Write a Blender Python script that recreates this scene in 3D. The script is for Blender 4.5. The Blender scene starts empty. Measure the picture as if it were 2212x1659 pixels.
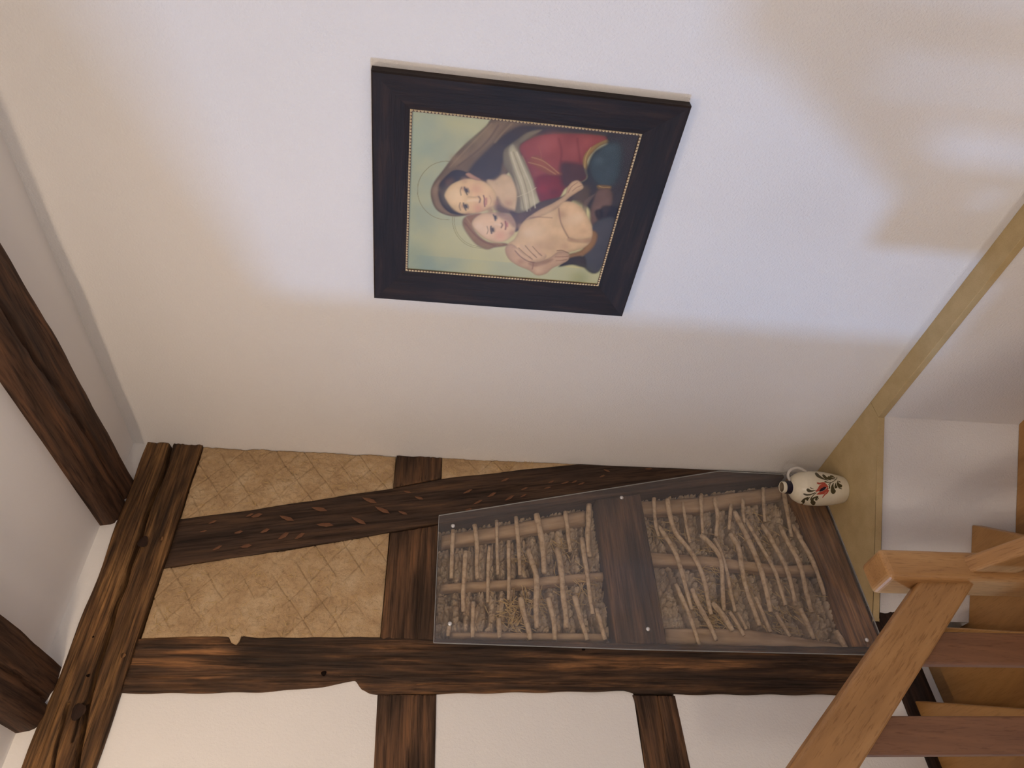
import bpy, bmesh, math, random
import numpy as np
from mathutils import Matrix, Vector
random.seed(7)
S = bpy.context.scene
COL = S.collection
# ---------------------------------------------------------------- camera, world, lights, exposure
cam = bpy.data.cameras.new('camera')
cam.sensor_fit = 'HORIZONTAL'; cam.sensor_width = 36.0; cam.lens = 36.0 * 1520 / 2212
cam.clip_start = 0.02
co = bpy.data.objects.new('camera', cam); COL.objects.link(co)
YAW, PITCH, ROLL = math.radians(47.29), math.radians(7.15), math.radians(3.488)
fw = Vector((-math.cos(YAW) * math.cos(PITCH), -math.sin(YAW) * math.cos(PITCH), -math.sin(PITCH)))
rt = fw.cross(Vector((0, 0, 1))).normalized(); up = rt.cross(fw)
r2 = math.cos(ROLL) * rt + math.sin(ROLL) * up
u2 = -math.sin(ROLL) * rt + math.cos(ROLL) * up
m = Matrix((-u2, r2, -fw)).transposed().to_4x4()      # the phone was held turned: the picture lies on its side
m.translation = Vector((1.664, 2.252, 1.655))
co.matrix_world = m
S.camera = co

W = bpy.data.worlds.new('world'); S.world = W; W.use_nodes = True
W.node_tree.nodes['Background'].inputs[0].default_value = (0.62, 0.75, 1.0, 1)
W.node_tree.nodes['Background'].inputs[1].default_value = 0.15

def light(name, kind, loc, energy, color, target=None, **kw):
    l = bpy.data.lights.new(name, kind); l.energy = energy; l.color = color
    for k, v in kw.items(): setattr(l, k, v)
    o = bpy.data.objects.new(name, l); COL.objects.link(o); o.location = loc
    if target is not None:
        o.rotation_euler = (Vector(target) - Vector(loc)).to_track_quat('-Z', 'Y').to_euler()
    return o
LAMP = (1.35, 1.02, 2.58)
ROOM_FILL = (2.9, 2.9, 1.8)
STAIR_FILL = (1.5, 2.1, -.5)
light('ceiling_lamp_light', 'POINT', LAMP, 21, (1.0, 0.77, 0.56), shadow_soft_size=0.035)
light('room_fill_light', 'POINT', ROOM_FILL, 44, (1.0, 0.84, 0.70), shadow_soft_size=0.12)  # added unseen fill with no lamp behind it; evens out walls and ceiling
light('stairwell_fill_light', 'POINT', STAIR_FILL, 17, (1.0, 0.87, 0.78), shadow_soft_size=0.1)  # unseen fill, added to brighten the lower stairwell walls
# daylight entering through the window of the next room
light('window_daylight', 'AREA', (6.35, -3.05, .84), 410, (0.34, 0.56, 1.0), target=(6.35, 0, .84), shape='RECTANGLE', size=0.78, size_y=0.62)
S.view_settings.view_transform = 'Standard'; S.view_settings.look = 'None'
S.view_settings.gamma = 1; S.view_settings.use_curve_mapping = False
S.view_settings.exposure = 0.0

# ---------------------------------------------------------------- helpers
def lattice(ix, iy, seed):
    h = (ix.astype(np.int64) * 374761393 + iy.astype(np.int64) * 668265263 + seed * 1442695041) & 0xffffffff
    h = ((h ^ (h >> 13)) * 1274126177) & 0xffffffff
    return ((h ^ (h >> 16)) & 0xffff) / 65535.0 * 2 - 1
def vn(x, y, seed=0):
    x = np.asarray(x, float); y = np.asarray(y, float)
    ix = np.floor(x); iy = np.floor(y); fx = x - ix; fy = y - iy
    fx = fx * fx * (3 - 2 * fx); fy = fy * fy * (3 - 2 * fy)
    a = lattice(ix, iy, seed); b = lattice(ix + 1, iy, seed); c = lattice(ix, iy + 1, seed); d = lattice(ix + 1, iy + 1, seed)
    return (a * (1 - fx) + b * fx) * (1 - fy) + (c * (1 - fx) + d * fx) * fy
def fbm(x, y, seed=0, n=4):
    s = 0; a = 1.0
    for k in range(n):
        s = s + a * vn(x, y, seed + k); x = np.asarray(x) * 2.03; y = np.asarray(y) * 2.03; a *= .5
    return s
def worley(x, y, seed=0):
    ix = np.floor(x); iy = np.floor(y); f1 = np.full(x.shape, 9.); f2 = np.full(x.shape, 9.)
    for a in (-1, 0, 1):
        for b in (-1, 0, 1):
            cx = ix + a; cy = iy + b
            d = np.hypot(cx + .5 + .45 * lattice(cx, cy, seed) - x, cy + .5 + .45 * lattice(cx, cy, seed + 77) - y)
            f2 = np.where(d < f1, f1, np.minimum(f2, d)); f1 = np.minimum(f1, d)
    return f1, f2
def seg_dist(px, py, pts):
    best = np.full(px.shape, 1e9)
    for (ax, ay), (bx, by) in zip(pts[:-1], pts[1:]):
        dx, dy = bx - ax, by - ay; L = dx * dx + dy * dy + 1e-12
        t = np.clip(((px - ax) * dx + (py - ay) * dy) / L, 0, 1)
        best = np.minimum(best, np.hypot(px - ax - t * dx, py - ay - t * dy))
    return best

def world(o):
    return o.matrix_basis if o.parent is None else world(o.parent) @ o.matrix_parent_inverse @ o.matrix_basis
def par(o, p):
    if p is not None:
        o.parent = p
        o.matrix_parent_inverse = world(p).inverted()
def mesh_obj(name, verts, faces, mat, parent=None, smooth=False, M=None, kind=None):
    me = bpy.data.meshes.new(name)
    me.from_pydata([tuple(v) for v in verts], [], [tuple(f) for f in faces])
    me.update()
    if smooth: me.polygons.foreach_set('use_smooth', [True] * len(me.polygons))
    if mat: me.materials.append(mat)
    o = bpy.data.objects.new(name, me); COL.objects.link(o)
    if M is not None: o.matrix_world = M
    par(o, parent)
    if kind: o['kind'] = kind
    return o
def bm_obj(name, bm, mat, parent=None, smooth=False, M=None, kind=None, recalc=True):
    if recalc: bmesh.ops.recalc_face_normals(bm, faces=bm.faces[:])
    me = bpy.data.meshes.new(name); bm.to_mesh(me); bm.free()
    if smooth: me.polygons.foreach_set('use_smooth', [True] * len(me.polygons))
    if mat: me.materials.append(mat)
    o = bpy.data.objects.new(name, me); COL.objects.link(o)
    if M is not None: o.matrix_world = M
    par(o, parent)
    if kind: o['kind'] = kind
    return o
def thing(name, label, cat, loc=(0, 0, 0), group=None):
    o = bpy.data.objects.new(name, None); COL.objects.link(o); o.location = loc; o.empty_display_size = .05
    return tag(o, label, cat, group)
def tag(o, label, cat, group=None):
    o['label'] = label; o['category'] = cat
    if group: o['group'] = group
    return o
def add_box(bm, lo, hi, bevel=0, seg=2):
    xs = [(lo[0], hi[0]), (lo[1], hi[1]), (lo[2], hi[2])]
    v = [bm.verts.new((xs[0][i], xs[1][j], xs[2][k])) for i in (0, 1) for j in (0, 1) for k in (0, 1)]
    fs = [(0, 1, 3, 2), (4, 6, 7, 5), (0, 4, 5, 1), (2, 3, 7, 6), (0, 2, 6, 4), (1, 5, 7, 3)]
    F = [bm.faces.new([v[i] for i in f]) for f in fs]
    if bevel:
        es = set(e for f in F for e in f.edges)
        bmesh.ops.recalc_face_normals(bm, faces=F)
        bmesh.ops.bevel(bm, geom=list(es), offset=bevel, segments=seg, profile=.5, affect='EDGES')
def box(name, lo, hi, mat, parent=None, bevel=0, kind=None, seg=2):
    bm = bmesh.new()
    c = [(a + b) / 2 for a, b in zip(lo, hi)]
    add_box(bm, [a - q for a, q in zip(lo, c)], [b - q for b, q in zip(hi, c)], bevel, seg)
    return bm_obj(name, bm, mat, parent, M=Matrix.Translation(c), kind=kind)
def struct(o):
    o['kind'] = 'structure'; return o
def prism(bm, poly, z0, z1, bevel=0):
    n = len(poly)
    a = [bm.verts.new((x, y, z0)) for x, y in poly]; b = [bm.verts.new((x, y, z1)) for x, y in poly]
    F = [bm.faces.new(a[::-1]), bm.faces.new(b)]
    for i in range(n): F.append(bm.faces.new([a[i], a[(i + 1) % n], b[(i + 1) % n], b[i]]))
    if bevel:
        bmesh.ops.recalc_face_normals(bm, faces=F)
        bmesh.ops.bevel(bm, geom=list(set(e for f in F for e in f.edges)), offset=bevel, segments=2, profile=.5, affect='EDGES')
def bar(name, p0, p1, w, h, mat, parent, bevel=.004, cut0=False, cut1=False, seg=2, over=0):
    """bar from p0 to p1 (centre line), h in the vertical plane, w across; cut ends plumb if asked"""
    p0, p1 = Vector(p0), Vector(p1); d = p1 - p0; L = d.length; X = d.normalized()
    Y = Vector((0, 0, 1)).cross(X)
    Y = Y.normalized() if Y.length > 1e-4 else Vector((0, 1, 0))
    Z = X.cross(Y)
    k = X.z / math.hypot(X.x, X.y) if math.hypot(X.x, X.y) > 1e-4 else 0
    bm = bmesh.new(); v = []
    for xe, cut in ((0, cut0), (L, cut1)):
        for y in (-w / 2, w / 2):
            for z in (-h / 2, h / 2):
                v.append(bm.verts.new((xe + (k * z if cut else 0), y, z)))
    F = [bm.faces.new([v[i] for i in f]) for f in ((0, 1, 3, 2), (4, 6, 7, 5), (0, 4, 5, 1), (2, 3, 7, 6), (0, 2, 6, 4), (1, 5, 7, 3))]
    if bevel:
        bmesh.ops.recalc_face_normals(bm, faces=F)
        es = [e for e in bm.edges if abs(e.verts[0].co.x - e.verts[1].co.x) > L * .4]
        bmesh.ops.bevel(bm, geom=es, offset=bevel, segments=seg, profile=.5, affect='EDGES')
    M = Matrix((X, Y, Z)).transposed().to_4x4(); M.translation = p0
    return bm_obj(name, bm, mat, parent, M=M)
def resample(pts, n):
    P = np.array(pts, float); d = np.r_[0, np.cumsum(np.hypot(*np.diff(P, axis=0).T))]
    return d / d[-1], P
def interp_poly(pts, t):
    d, P = resample(pts, 0)
    return np.stack([np.interp(t, d, P[:, 0]), np.interp(t, d, P[:, 1])], -1)
def patch(name, eA, eB, nu, nv, y, depth, relief, mat, parent, label=None, kind=None, edge=.004, smooth=True):
    """slab in the plane of the timber wall between two long edges (x,z polylines); relief(x,z,s,t) adds to y"""
    # sample along length, keeping the polyline corners
    t = np.linspace(0, 1, nu + 1)
    A = interp_poly(eA, t); B = interp_poly(eB, t)
    s = np.linspace(0, 1, nv + 1)
    P = A[:, None, :] * (1 - s)[None, :, None] + B[:, None, :] * s[None, :, None]
    px, pz = P[..., 0], P[..., 1]
    wid = np.hypot(*(A - B).T).mean(); ln = np.hypot(*(A[-1] - A[0]))
    ed = np.minimum(np.minimum(s, 1 - s)[None, :] * wid + 0 * px, (np.minimum(t, 1 - t) * ln)[:, None] + 0 * px)
    yy = y + relief(px, pz, s[None, :] + 0 * px, t[:, None] + 0 * px) - edge * np.exp(-ed / .004)
    mid0 = (A[0] + B[0]) / 2; mid1 = (A[-1] + B[-1]) / 2
    X = Vector((mid1[0] - mid0[0], 0, mid1[1] - mid0[1])).normalized(); Z = Vector((0, 1, 0)); Y = Z.cross(X)
    org = Vector((mid0[0], y, mid0[1]))
    dx = px - org.x; dz = pz - org.z
    lx = dx * X.x + dz * X.z; ly = dx * Y.x + dz * Y.z; lz = yy - y
    n1 = nv + 1
    V = np.stack([lx, ly, lz], -1).reshape(-1, 3).tolist()
    F = []
    for i in range(nu):
        for j in range(nv):
            F.append((i * n1 + j, (i + 1) * n1 + j, (i + 1) * n1 + j + 1, i * n1 + j + 1))
    ring = [i * n1 for i in range(nu + 1)] + [nu * n1 + j for j in range(1, nv + 1)] + [i * n1 + nv for i in range(nu - 1, -1, -1)] + [j for j in range(nv - 1, 0, -1)]
    base = len(V)
    for k in ring: V.append((V[k][0], V[k][1], -depth))
    R = len(ring)
    for q in range(R):
        F.append((ring[q], base + q, base + (q + 1) % R, ring[(q + 1) % R]))
    F.append(tuple(base + q for q in range(R)))
    nf = nu * nv
    # face winding: make front face +Z
    a, b, c = (np.array(V[i]) for i in F[0][:3])
    if np.cross(b - a, c - a)[2] < 0: F = [f[::-1] for f in F]
    M = Matrix((X, Y, Z)).transposed().to_4x4(); M.translation = org
    o = mesh_obj(name, V, F, mat, parent, M=M)
    if smooth: o.data.polygons.foreach_set('use_smooth', [True] * nf + [False] * (len(F) - nf))
    if label: o['label'] = label
    if kind: o['kind'] = kind
    return o
def tube(name, pts, rad, mat, parent, n=8, wob=0, seed=0, taper=(1, 1), label=None, sub=3):
    P = np.array(pts, float)
    # smooth the centre line
    d = np.r_[0, np.cumsum(np.linalg.norm(np.diff(P, axis=0), axis=1))]
    m_ = max(4, (len(P) - 1) * sub)
    t = np.linspace(0, d[-1], m_ + 1)
    Q = np.stack([np.interp(t, d, P[:, k]) for k in range(3)], -1)
    for _ in range(2): Q[1:-1] = (Q[:-2] + 2 * Q[1:-1] + Q[2:]) / 4
    T = np.gradient(Q, axis=0); T /= np.linalg.norm(T, axis=1)[:, None]
    ref = np.array([0, 1., 0]) if abs(T[0][1]) < .9 else np.array([1., 0, 0])
    V = []; F = []
    rng = np.random.RandomState(seed)
    for i in range(len(Q)):
        a = np.cross(T[i], ref); a /= np.linalg.norm(a); b = np.cross(T[i], a)
        f = i / (len(Q) - 1); r = rad * (taper[0] * (1 - f) + taper[1] * f) * (1 + wob * rng.uniform(-1, 1))
        for k in range(n):
            an = 2 * math.pi * k / n
            V.append(Q[i] + (a * math.cos(an) + b * math.sin(an)) * r * (1 + wob * .4 * rng.uniform(-1, 1)))
    for i in range(len(Q) - 1):
        for k in range(n): F.append((i * n + k, i * n + (k + 1) % n, (i + 1) * n + (k + 1) % n, (i + 1) * n + k))
    F.append(tuple(range(n))[::-1]); F.append(tuple((len(Q) - 1) * n + k for k in range(n)))
    org = Q.mean(axis=0)
    o = mesh_obj(name, [v - org for v in V], F, mat, parent, smooth=True, M=Matrix.Translation(org))
    if label: o['label'] = label
    return o
def lathe(bm, prof, n=48, cx=0, cy=0, z0=0):
    rings = []
    for z, r in prof:
        rings.append([bm.verts.new((cx + r * math.cos(2 * math.pi * k / n), cy + r * math.sin(2 * math.pi * k / n), z0 + z)) for k in range(n)])
    for a, b in zip(rings[:-1], rings[1:]):
        for k in range(n): bm.faces.new((a[k], a[(k + 1) % n], b[(k + 1) % n], b[k]))
    return rings

# ---------------------------------------------------------------- materials
class NT:
    def __init__(s, name):
        s.m = bpy.data.materials.new(name); s.m.use_nodes = True; s.t = s.m.node_tree; s.n = s.t.nodes
        s.b = s.n['Principled BSDF']; s.out = s.n['Material Output']
    def node(s, typ, **kw):
        q = s.n.new(typ)
        for k, v in kw.items(): setattr(q, k, v)
        return q
    def link(s, a, b): s.t.links.new(a, b)
    def coord(s, scale=(1, 1, 1), kind='Object'):
        tc = s.node('ShaderNodeTexCoord'); mp = s.node('ShaderNodeMapping'); mp.inputs['Scale'].default_value = scale
        s.link(tc.outputs[kind], mp.inputs['Vector']); return mp.outputs[0]
    def noise(s, vec, scale, detail=4, rough=.55, dist=0):
        q = s.node('ShaderNodeTexNoise'); q.inputs['Scale'].default_value = scale; q.inputs['Detail'].default_value = detail
        q.inputs['Roughness'].default_value = rough; q.inputs['Distortion'].default_value = dist
        s.link(vec, q.inputs['Vector']); return q.outputs['Fac']
    def ramp(s, fac, stops):
        q = s.node('ShaderNodeValToRGB'); cr = q.color_ramp
        while len(cr.elements) < len(stops): cr.elements.new(.5)
        for e, (p, c) in zip(cr.elements, stops): e.position = p; e.color = (*c, 1) if len(c) == 3 else c
        s.link(fac, q.inputs['Fac']); return q.outputs['Color']
    def mix(s, fac, a, b, mode='MIX'):
        q = s.node('ShaderNodeMix', data_type='RGBA', blend_type=mode)
        for v, i in ((fac, 0), (a, 6), (b, 7)):
            if isinstance(v, (int, float)): q.inputs[i].default_value = v
            elif isinstance(v, tuple): q.inputs[i].default_value = (*v, 1)
            else: s.link(v, q.inputs[i])
        return q.outputs[2]
    def bump(s, h, strength, dist=.01):
        q = s.node('ShaderNodeBump'); q.inputs['Strength'].default_value = strength; q.inputs['Distance'].default_value = dist
        s.link(h, q.inputs['Height']); s.link(q.outputs[0], s.b.inputs['Normal']); return q
    def col(s, c):
        if isinstance(c, tuple): s.b.inputs['Base Color'].default_value = (*c, 1)
        else: s.link(c, s.b.inputs['Base Color'])
    def fin(s, rough=.6, spec=.5, metal=0):
        s.b.inputs['Roughness'].default_value = rough; s.b.inputs['Specular IOR Level'].default_value = spec
        s.b.inputs['Metallic'].default_value = metal; return s.m
def G(r, g, b):  # sRGB 0-255 to linear
    f = lambda c: (c / 12.92 if c <= .04045 else ((c + .055) / 1.055) ** 2.4)
    return tuple(f(v / 255) for v in (r, g, b))

def plaster(name, c, scale=170, strength=.35):
    q = NT(name); v = q.coord()
    n = q.noise(v, scale, 3, .6); big = q.noise(v, 3, 3)
    q.col(q.mix(big, tuple(x * .965 for x in c), tuple(min(1, x * 1.02) for x in c)))
    q.bump(n, strength, .004); return q.fin(.92, .2)
M_wall = plaster('white_wall_plaster', (.84, .82, .80), 150, .7)
M_ceil = plaster('ceiling_paint', (.92, .90, .885), 90, .1)
M_field = plaster('white_field_plaster', (.84, .815, .78), 120, .45)

def oldwood(name, dark, mid, light, p0=.38, p1=.62, patch=.5, bump=.6, fine=110, seed=0.):
    q = NT(name)
    tc = q.node('ShaderNodeTexCoord')
    def cd(sc):
        mp = q.node('ShaderNodeMapping'); mp.inputs['Scale'].default_value = sc; mp.inputs['Location'].default_value = (seed, seed * .7, 0)
        q.link(tc.outputs['Object'], mp.inputs['Vector']); return mp.outputs[0]
    streak = q.noise(cd((2.2, 26, 26)), 1, 6, .6, .4)
    blot = q.noise(cd((2.0, 5, 5)), 1, 5, .65, .3)
    fin = q.noise(cd((4.5, fine * 1.9, fine * 1.9)), 1, 5, .7, .25)
    med = q.noise(cd((3.2, fine * .7, fine * .7)), 1, 3, .6, .5)
    base = q.ramp(streak, [(p0, dark), ((p0 + p1) / 2, mid), (p1, light)])
    b2 = q.ramp(blot, [(.40, (0, 0, 0)), (.60, (1, 1, 1))])
    base = q.mix(q.mix(patch, (1., 1., 1.), b2), tuple(x * .8 for x in dark), base)
    f2 = q.ramp(fin, [(.35, (.24, .22, .20)), (.5, (1, 1, 1)), (.68, (1.32, 1.26, 1.14))])
    base = q.mix(.85, base, f2, 'MULTIPLY')
    base = q.mix(.6, base, q.ramp(med, [(.38, (.34, .30, .26)), (.5, (1, 1, 1)), (.66, (1.36, 1.28, 1.14))]), 'MULTIPLY')
    q.col(base)
    h = q.mix(.55, med, fin)
    q.bump(h, bump, .006); return q.fin(.72, .25)
M_plate = oldwood('plate_timber_wood', G(62, 46, 32), G(108, 78, 50), G(152, 114, 72), .36, .62, .45, .8, 95, .3)
M_post = oldwood('post_timber_wood', G(58, 44, 34), G(90, 65, 45), G(148, 106, 68), .40, .68, .7, .6, 80, 3.1)
M_brace = oldwood('brace_timber_wood', G(60, 46, 37), G(72, 54, 42), G(90, 66, 47), .35, .70, .4, .25, 60, 5.2)
M_rail = oldwood('rail_timber_wood', G(62, 46, 34), G(88, 64, 46), G(116, 84, 58), .36, .68, .5, .4, 70, 7.7)
M_sill = oldwood('sill_timber_wood', G(112, 80, 50), G(142, 102, 64), G(164, 122, 80), .34, .66, .5, .3, 60, 9.1)
M_beam = oldwood('ceiling_beam_wood', G(66, 48, 37), G(84, 60, 45), G(106, 74, 52), .35, .68, .4, .4, 60, 11.3)
M_dark = oldwood('floor_beam_wood', G(34, 22, 16), G(48, 31, 22), G(66, 44, 30), .35, .68, .4, .6, 60, 13.3)
q = NT('hewn_chip_wood'); q.col(q.mix(q.noise(q.coord((1, 1, 1)), 60, 3), G(96, 66, 48), G(122, 84, 60))); M_chip = q.fin(.7, .2)
q = NT('crack_shadow_wood'); q.col(G(24, 15, 10)); M_crack = q.fin(.9, .1)

def clay(name, a, b, c, bump=1.0, seed=0.):
    q = NT(name)
    tc = q.node('ShaderNodeTexCoord'); mp = q.node('ShaderNodeMapping'); mp.inputs['Location'].default_value = (seed, seed, seed)
    q.link(tc.outputs['Object'], mp.inputs['Vector']); v = mp.outputs[0]
    n1 = q.noise(v, 9, 6, .62, .5); n2 = q.noise(v, 55, 6, .7, 1.2); n3 = q.noise(v, 160, 3, .7, 2.0)
    base = q.ramp(n1, [(.3, a), (.5, b), (.7, c)])
    base = q.mix(.65, base, q.ramp(n2, [(.3, (.62, .6, .57)), (.46, (1, 1, 1)), (.72, (1.14, 1.12, 1.08))]), 'MULTIPLY')
    base = q.mix(.5, base, q.ramp(n3, [(.3, (.4, .36, .3)), (.43, (1, 1, 1))]), 'MULTIPLY')
    q.col(base); q.bump(q.mix(.5, n2, n3), bump, .006); return q.fin(.95, .1)
M_clay = clay('clay_infill', G(176, 146, 110), G(194, 164, 126), G(208, 182, 146), .9)
M_daub = clay('rough_daub', G(178, 152, 120), G(212, 186, 152), G(234, 212, 180), 1.0, 4.)
q = NT('twig_bark'); v = q.coord(); n = q.noise(v, 40, 5, .65); q.col(q.ramp(n, [(.3, G(150, 126, 98)), (.5, G(196, 170, 138)), (.72, G(218, 194, 162))])); q.bump(n, .6, .003); M_twig = q.fin(.85, .15)
q = NT('split_stake_wood'); v = q.coord((4, 30, 40)); n = q.noise(v, 1, 5, .65); q.col(q.ramp(n, [(.3, G(138, 112, 84)), (.5, G(174, 145, 112)), (.7, G(196, 168, 134))])); q.bump(n, .6, .004); M_stake = q.fin(.85, .15)
q = NT('straw'); n = q.noise(q.coord(), 30, 2); q.col(q.mix(n, G(182, 146, 92), G(220, 190, 132))); M_straw = q.fin(.7, .3)

def beech(name, axis, a, b, c, seed=0., rough=.38, fleck=1.0):
    q = NT(name); tc = q.node('ShaderNodeTexCoord')
    def cd(l, w):
        sc = [w, w, w]; sc[axis] = l
        mp = q.node('ShaderNodeMapping'); mp.inputs['Scale'].default_value = sc; mp.inputs['Location'].default_value = (seed, seed, seed)
        q.link(tc.outputs['Object'], mp.inputs['Vector']); return mp.outputs[0]
    n1 = q.noise(cd(1.2, 9), 1, 4, .6, 1.2); n2 = q.noise(cd(22, 240), 1, 3, .6, .3)
    base = q.ramp(n1, [(.3, a), (.5, b), (.7, c)])
    base = q.mix(.6 * fleck, base, q.ramp(n2, [(.32, (.5, .42, .34)), (.46, (1, 1, 1))]), 'MULTIPLY')
    q.col(base); q.bump(n2, .12, .002); return q.fin(rough, .45)
M_beechX = beech('beech_lengthwise', 0, G(144, 104, 62), G(164, 121, 74), G(182, 139, 90))
M_newel = beech('beech_newel', 2, G(152, 110, 68), G(174, 130, 82), G(190, 148, 98), 2.)
M_bal = beech('beech_baluster_shaded', 2, G(114, 78, 54), G(130, 90, 62), G(144, 102, 70), 5., .42)  # darker than the newel beech: shade on the balusters put into the colour
M_tread = beech('beech_tread', 1, G(146, 104, 60), G(168, 124, 72), G(186, 142, 88), 8., .4, .6)
q = NT('beige_shelf_board'); v = q.coord(); n = q.noise(v, 14, 5, .6); n2 = q.noise(v, 300, 2, .6)
q.col(q.mix(.35, q.ramp(n, [(.3, G(182, 160, 116)), (.7, G(198, 176, 132))]), q.ramp(n2, [(.3, (.75, .72, .66)), (.55, (1, 1, 1))]), 'MULTIPLY')); q.bump(n2, .1, .002); M_shelf = q.fin(.6, .3)
def glazed(name, c, rough=.22, spec=.5):
    q = NT(name); q.col(c); return q.fin(rough, spec)
q = NT('cream_stoneware_glaze'); n = q.noise(q.coord(), 60, 4); q.col(q.mix(n, G(220, 210, 184), G(232, 222, 198))); M_jug = q.fin(.24, .5)
M_green = glazed('painted_olive_leaf', G(74, 66, 42)); M_red = glazed('painted_red_petal', G(176, 78, 62)); M_navy = glazed('painted_navy', G(30, 28, 44))
M_inside = glazed('jug_inside', G(122, 104, 80), .6); M_handle = glazed('grey_glazed_handle', G(196, 190, 182), .3)
q = NT('screw_cap_metal'); n = q.noise(q.coord(), 400, 2); q.col(q.mix(n, (.72, .72, .72), (.82, .82, .82))); M_screw = q.fin(.35, .5, .7)
def glass(name, haze, hazecol, rough, refl=1.0):
    q = NT(name); q.n.remove(q.b)
    tr = q.node('ShaderNodeBsdfTransparent'); gl = q.node('ShaderNodeBsdfGlossy'); gl.inputs['Roughness'].default_value = rough
    fr = q.node('ShaderNodeFresnel'); fr.inputs['IOR'].default_value = 1.48
    mx = q.node('ShaderNodeMixShader'); ge = q.node('ShaderNodeNewGeometry'); mt = q.node('ShaderNodeMath', operation='SUBTRACT'); mt.inputs[0].default_value = 1; q.link(ge.outputs['Backfacing'], mt.inputs[1])
    mm = q.node('ShaderNodeMath', operation='MULTIPLY'); q.link(fr.outputs[0], mm.inputs[0]); q.link(mt.outputs[0], mm.inputs[1])
    m3 = q.node('ShaderNodeMath', operation='MULTIPLY'); q.link(mm.outputs[0], m3.inputs[0]); m3.inputs[1].default_value = refl
    q.link(m3.outputs[0], mx.inputs[0]); q.link(tr.outputs[0], mx.inputs[1]); q.link(gl.outputs[0], mx.inputs[2])
    df = q.node('ShaderNodeBsdfDiffuse'); df.inputs['Color'].default_value = (*hazecol, 1)
    m2 = q.node('ShaderNodeMixShader')
    n = q.noise(q.coord(), 2.5, 3)
    mr = q.node('ShaderNodeMapRange'); mr.inputs['To Min'].default_value = haze * .6; mr.inputs['To Max'].default_value = haze * 1.4
    q.link(n, mr.inputs['Value']); q.link(mr.outputs[0], m2.inputs[0])
    q.link(mx.outputs[0], m2.inputs[1]); q.link(df.outputs[0], m2.inputs[2]); q.link(m2.outputs[0], q.out.inputs['Surface'])
    return q.m
M_pane = glass('dusty_acrylic', .045, (.62, .60, .64), .06)
M_glass = glass('picture_glass', .002, (.6, .6, .62), .3, .2)
q = NT('black_oak_frame'); v = q.coord((3, 40, 40)); n = q.noise(v, 1, 5, .6, 1.0); n2 = q.noise(q.coord((14, 260, 260)), 1, 3)
q.col(q.ramp(n, [(.3, G(24, 16, 13)), (.55, G(37, 25, 20)), (.75, G(58, 40, 29))])); q.bump(q.mix(.4, n, n2), .5, .004); M_frame = q.fin(.55, .22)
q = NT('gilt_bead'); q.col(q.mix(q.noise(q.coord(), 25, 2), G(198, 172, 128), G(226, 208, 172))); M_bead = q.fin(.35, .5, .15)
q = NT('gilt_slip'); q.col(G(92, 64, 30)); M_slip = q.fin(.5, .4)
q = NT('picture_print'); at = q.node('ShaderNodeVertexColor', layer_name='print'); q.col(at.outputs['Color']); M_print = q.fin(.6, .2)
q = NT('white_paint'); q.col((.8, .8, .78)); M_white = q.fin(.5, .4)

# ---------------------------------------------------------------- setting
CEIL = 2.716
def multi(name, boxes, mat):
    bm = bmesh.new()
    for lo, hi in boxes: add_box(bm, lo, hi)
    return struct(bm_obj(name, bm, mat))
struct(box('ceiling', (-.4, -.25, CEIL), (4.4, 4.4, CEIL + .1), M_ceil))
# right wall: above the ledge, and the stairwell wall below it standing a little forward
multi('wall_right', [((-.2, -.2, -.012), (0, 4.4, CEIL)), ((-.2, .46, -1.4), (.065, 4.4, -.026))], M_wall)
# timber wall: the white fields, and a core behind the panels; stairwell wall below the floor beam, set back
multi('wall_left', [((.82, -.2, -.12), (1.33, -.06, CEIL)), ((-.0, -.2, -.1), (.82, -.155, CEIL)), ((0, -.105, 2.655), (1.33, -.003, CEIL)), ((.886, -.07, 1.726), (1.33, -.007, 2.49)), ((.846, -.07, 1.745), (.8859, -.007, 2.12)), ((.886, -.07, .93), (1.33, -.007, 1.562)), ((.886, -.07, -.008), (1.33, -.007, .795)), ((-.1, -.25, -1.4), (4.4, -.1, -.1)),
                    ((1.33, -.2, 1.86), (4.4, -.004, CEIL))], M_field)
# the diagonal stairwell wall that cuts the corner under the corner shelf
A0 = Vector((.066, .474)); A1 = Vector((.632, -.014)); dn = Vector((-(A1 - A0).y, (A1 - A0).x)).normalized()
if dn.x < 0: dn = -dn
bm = bmesh.new(); o0 = A0 - dn * .008; o1 = A1 - dn * .008
prism(bm, [tuple(o0), tuple(o1), (.0, -.1), (.0, .47)], -1.4, -.0265)
struct(bm_obj('wall_corner', bm, M_wall))
multi('wall_back', [((-.2, 4.4, -1.4), (4.4, 4.5, CEIL))], M_wall)
multi('wall_side', [((4.4, -.2, -1.4), (4.5, 4.5, CEIL))], M_wall)
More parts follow.
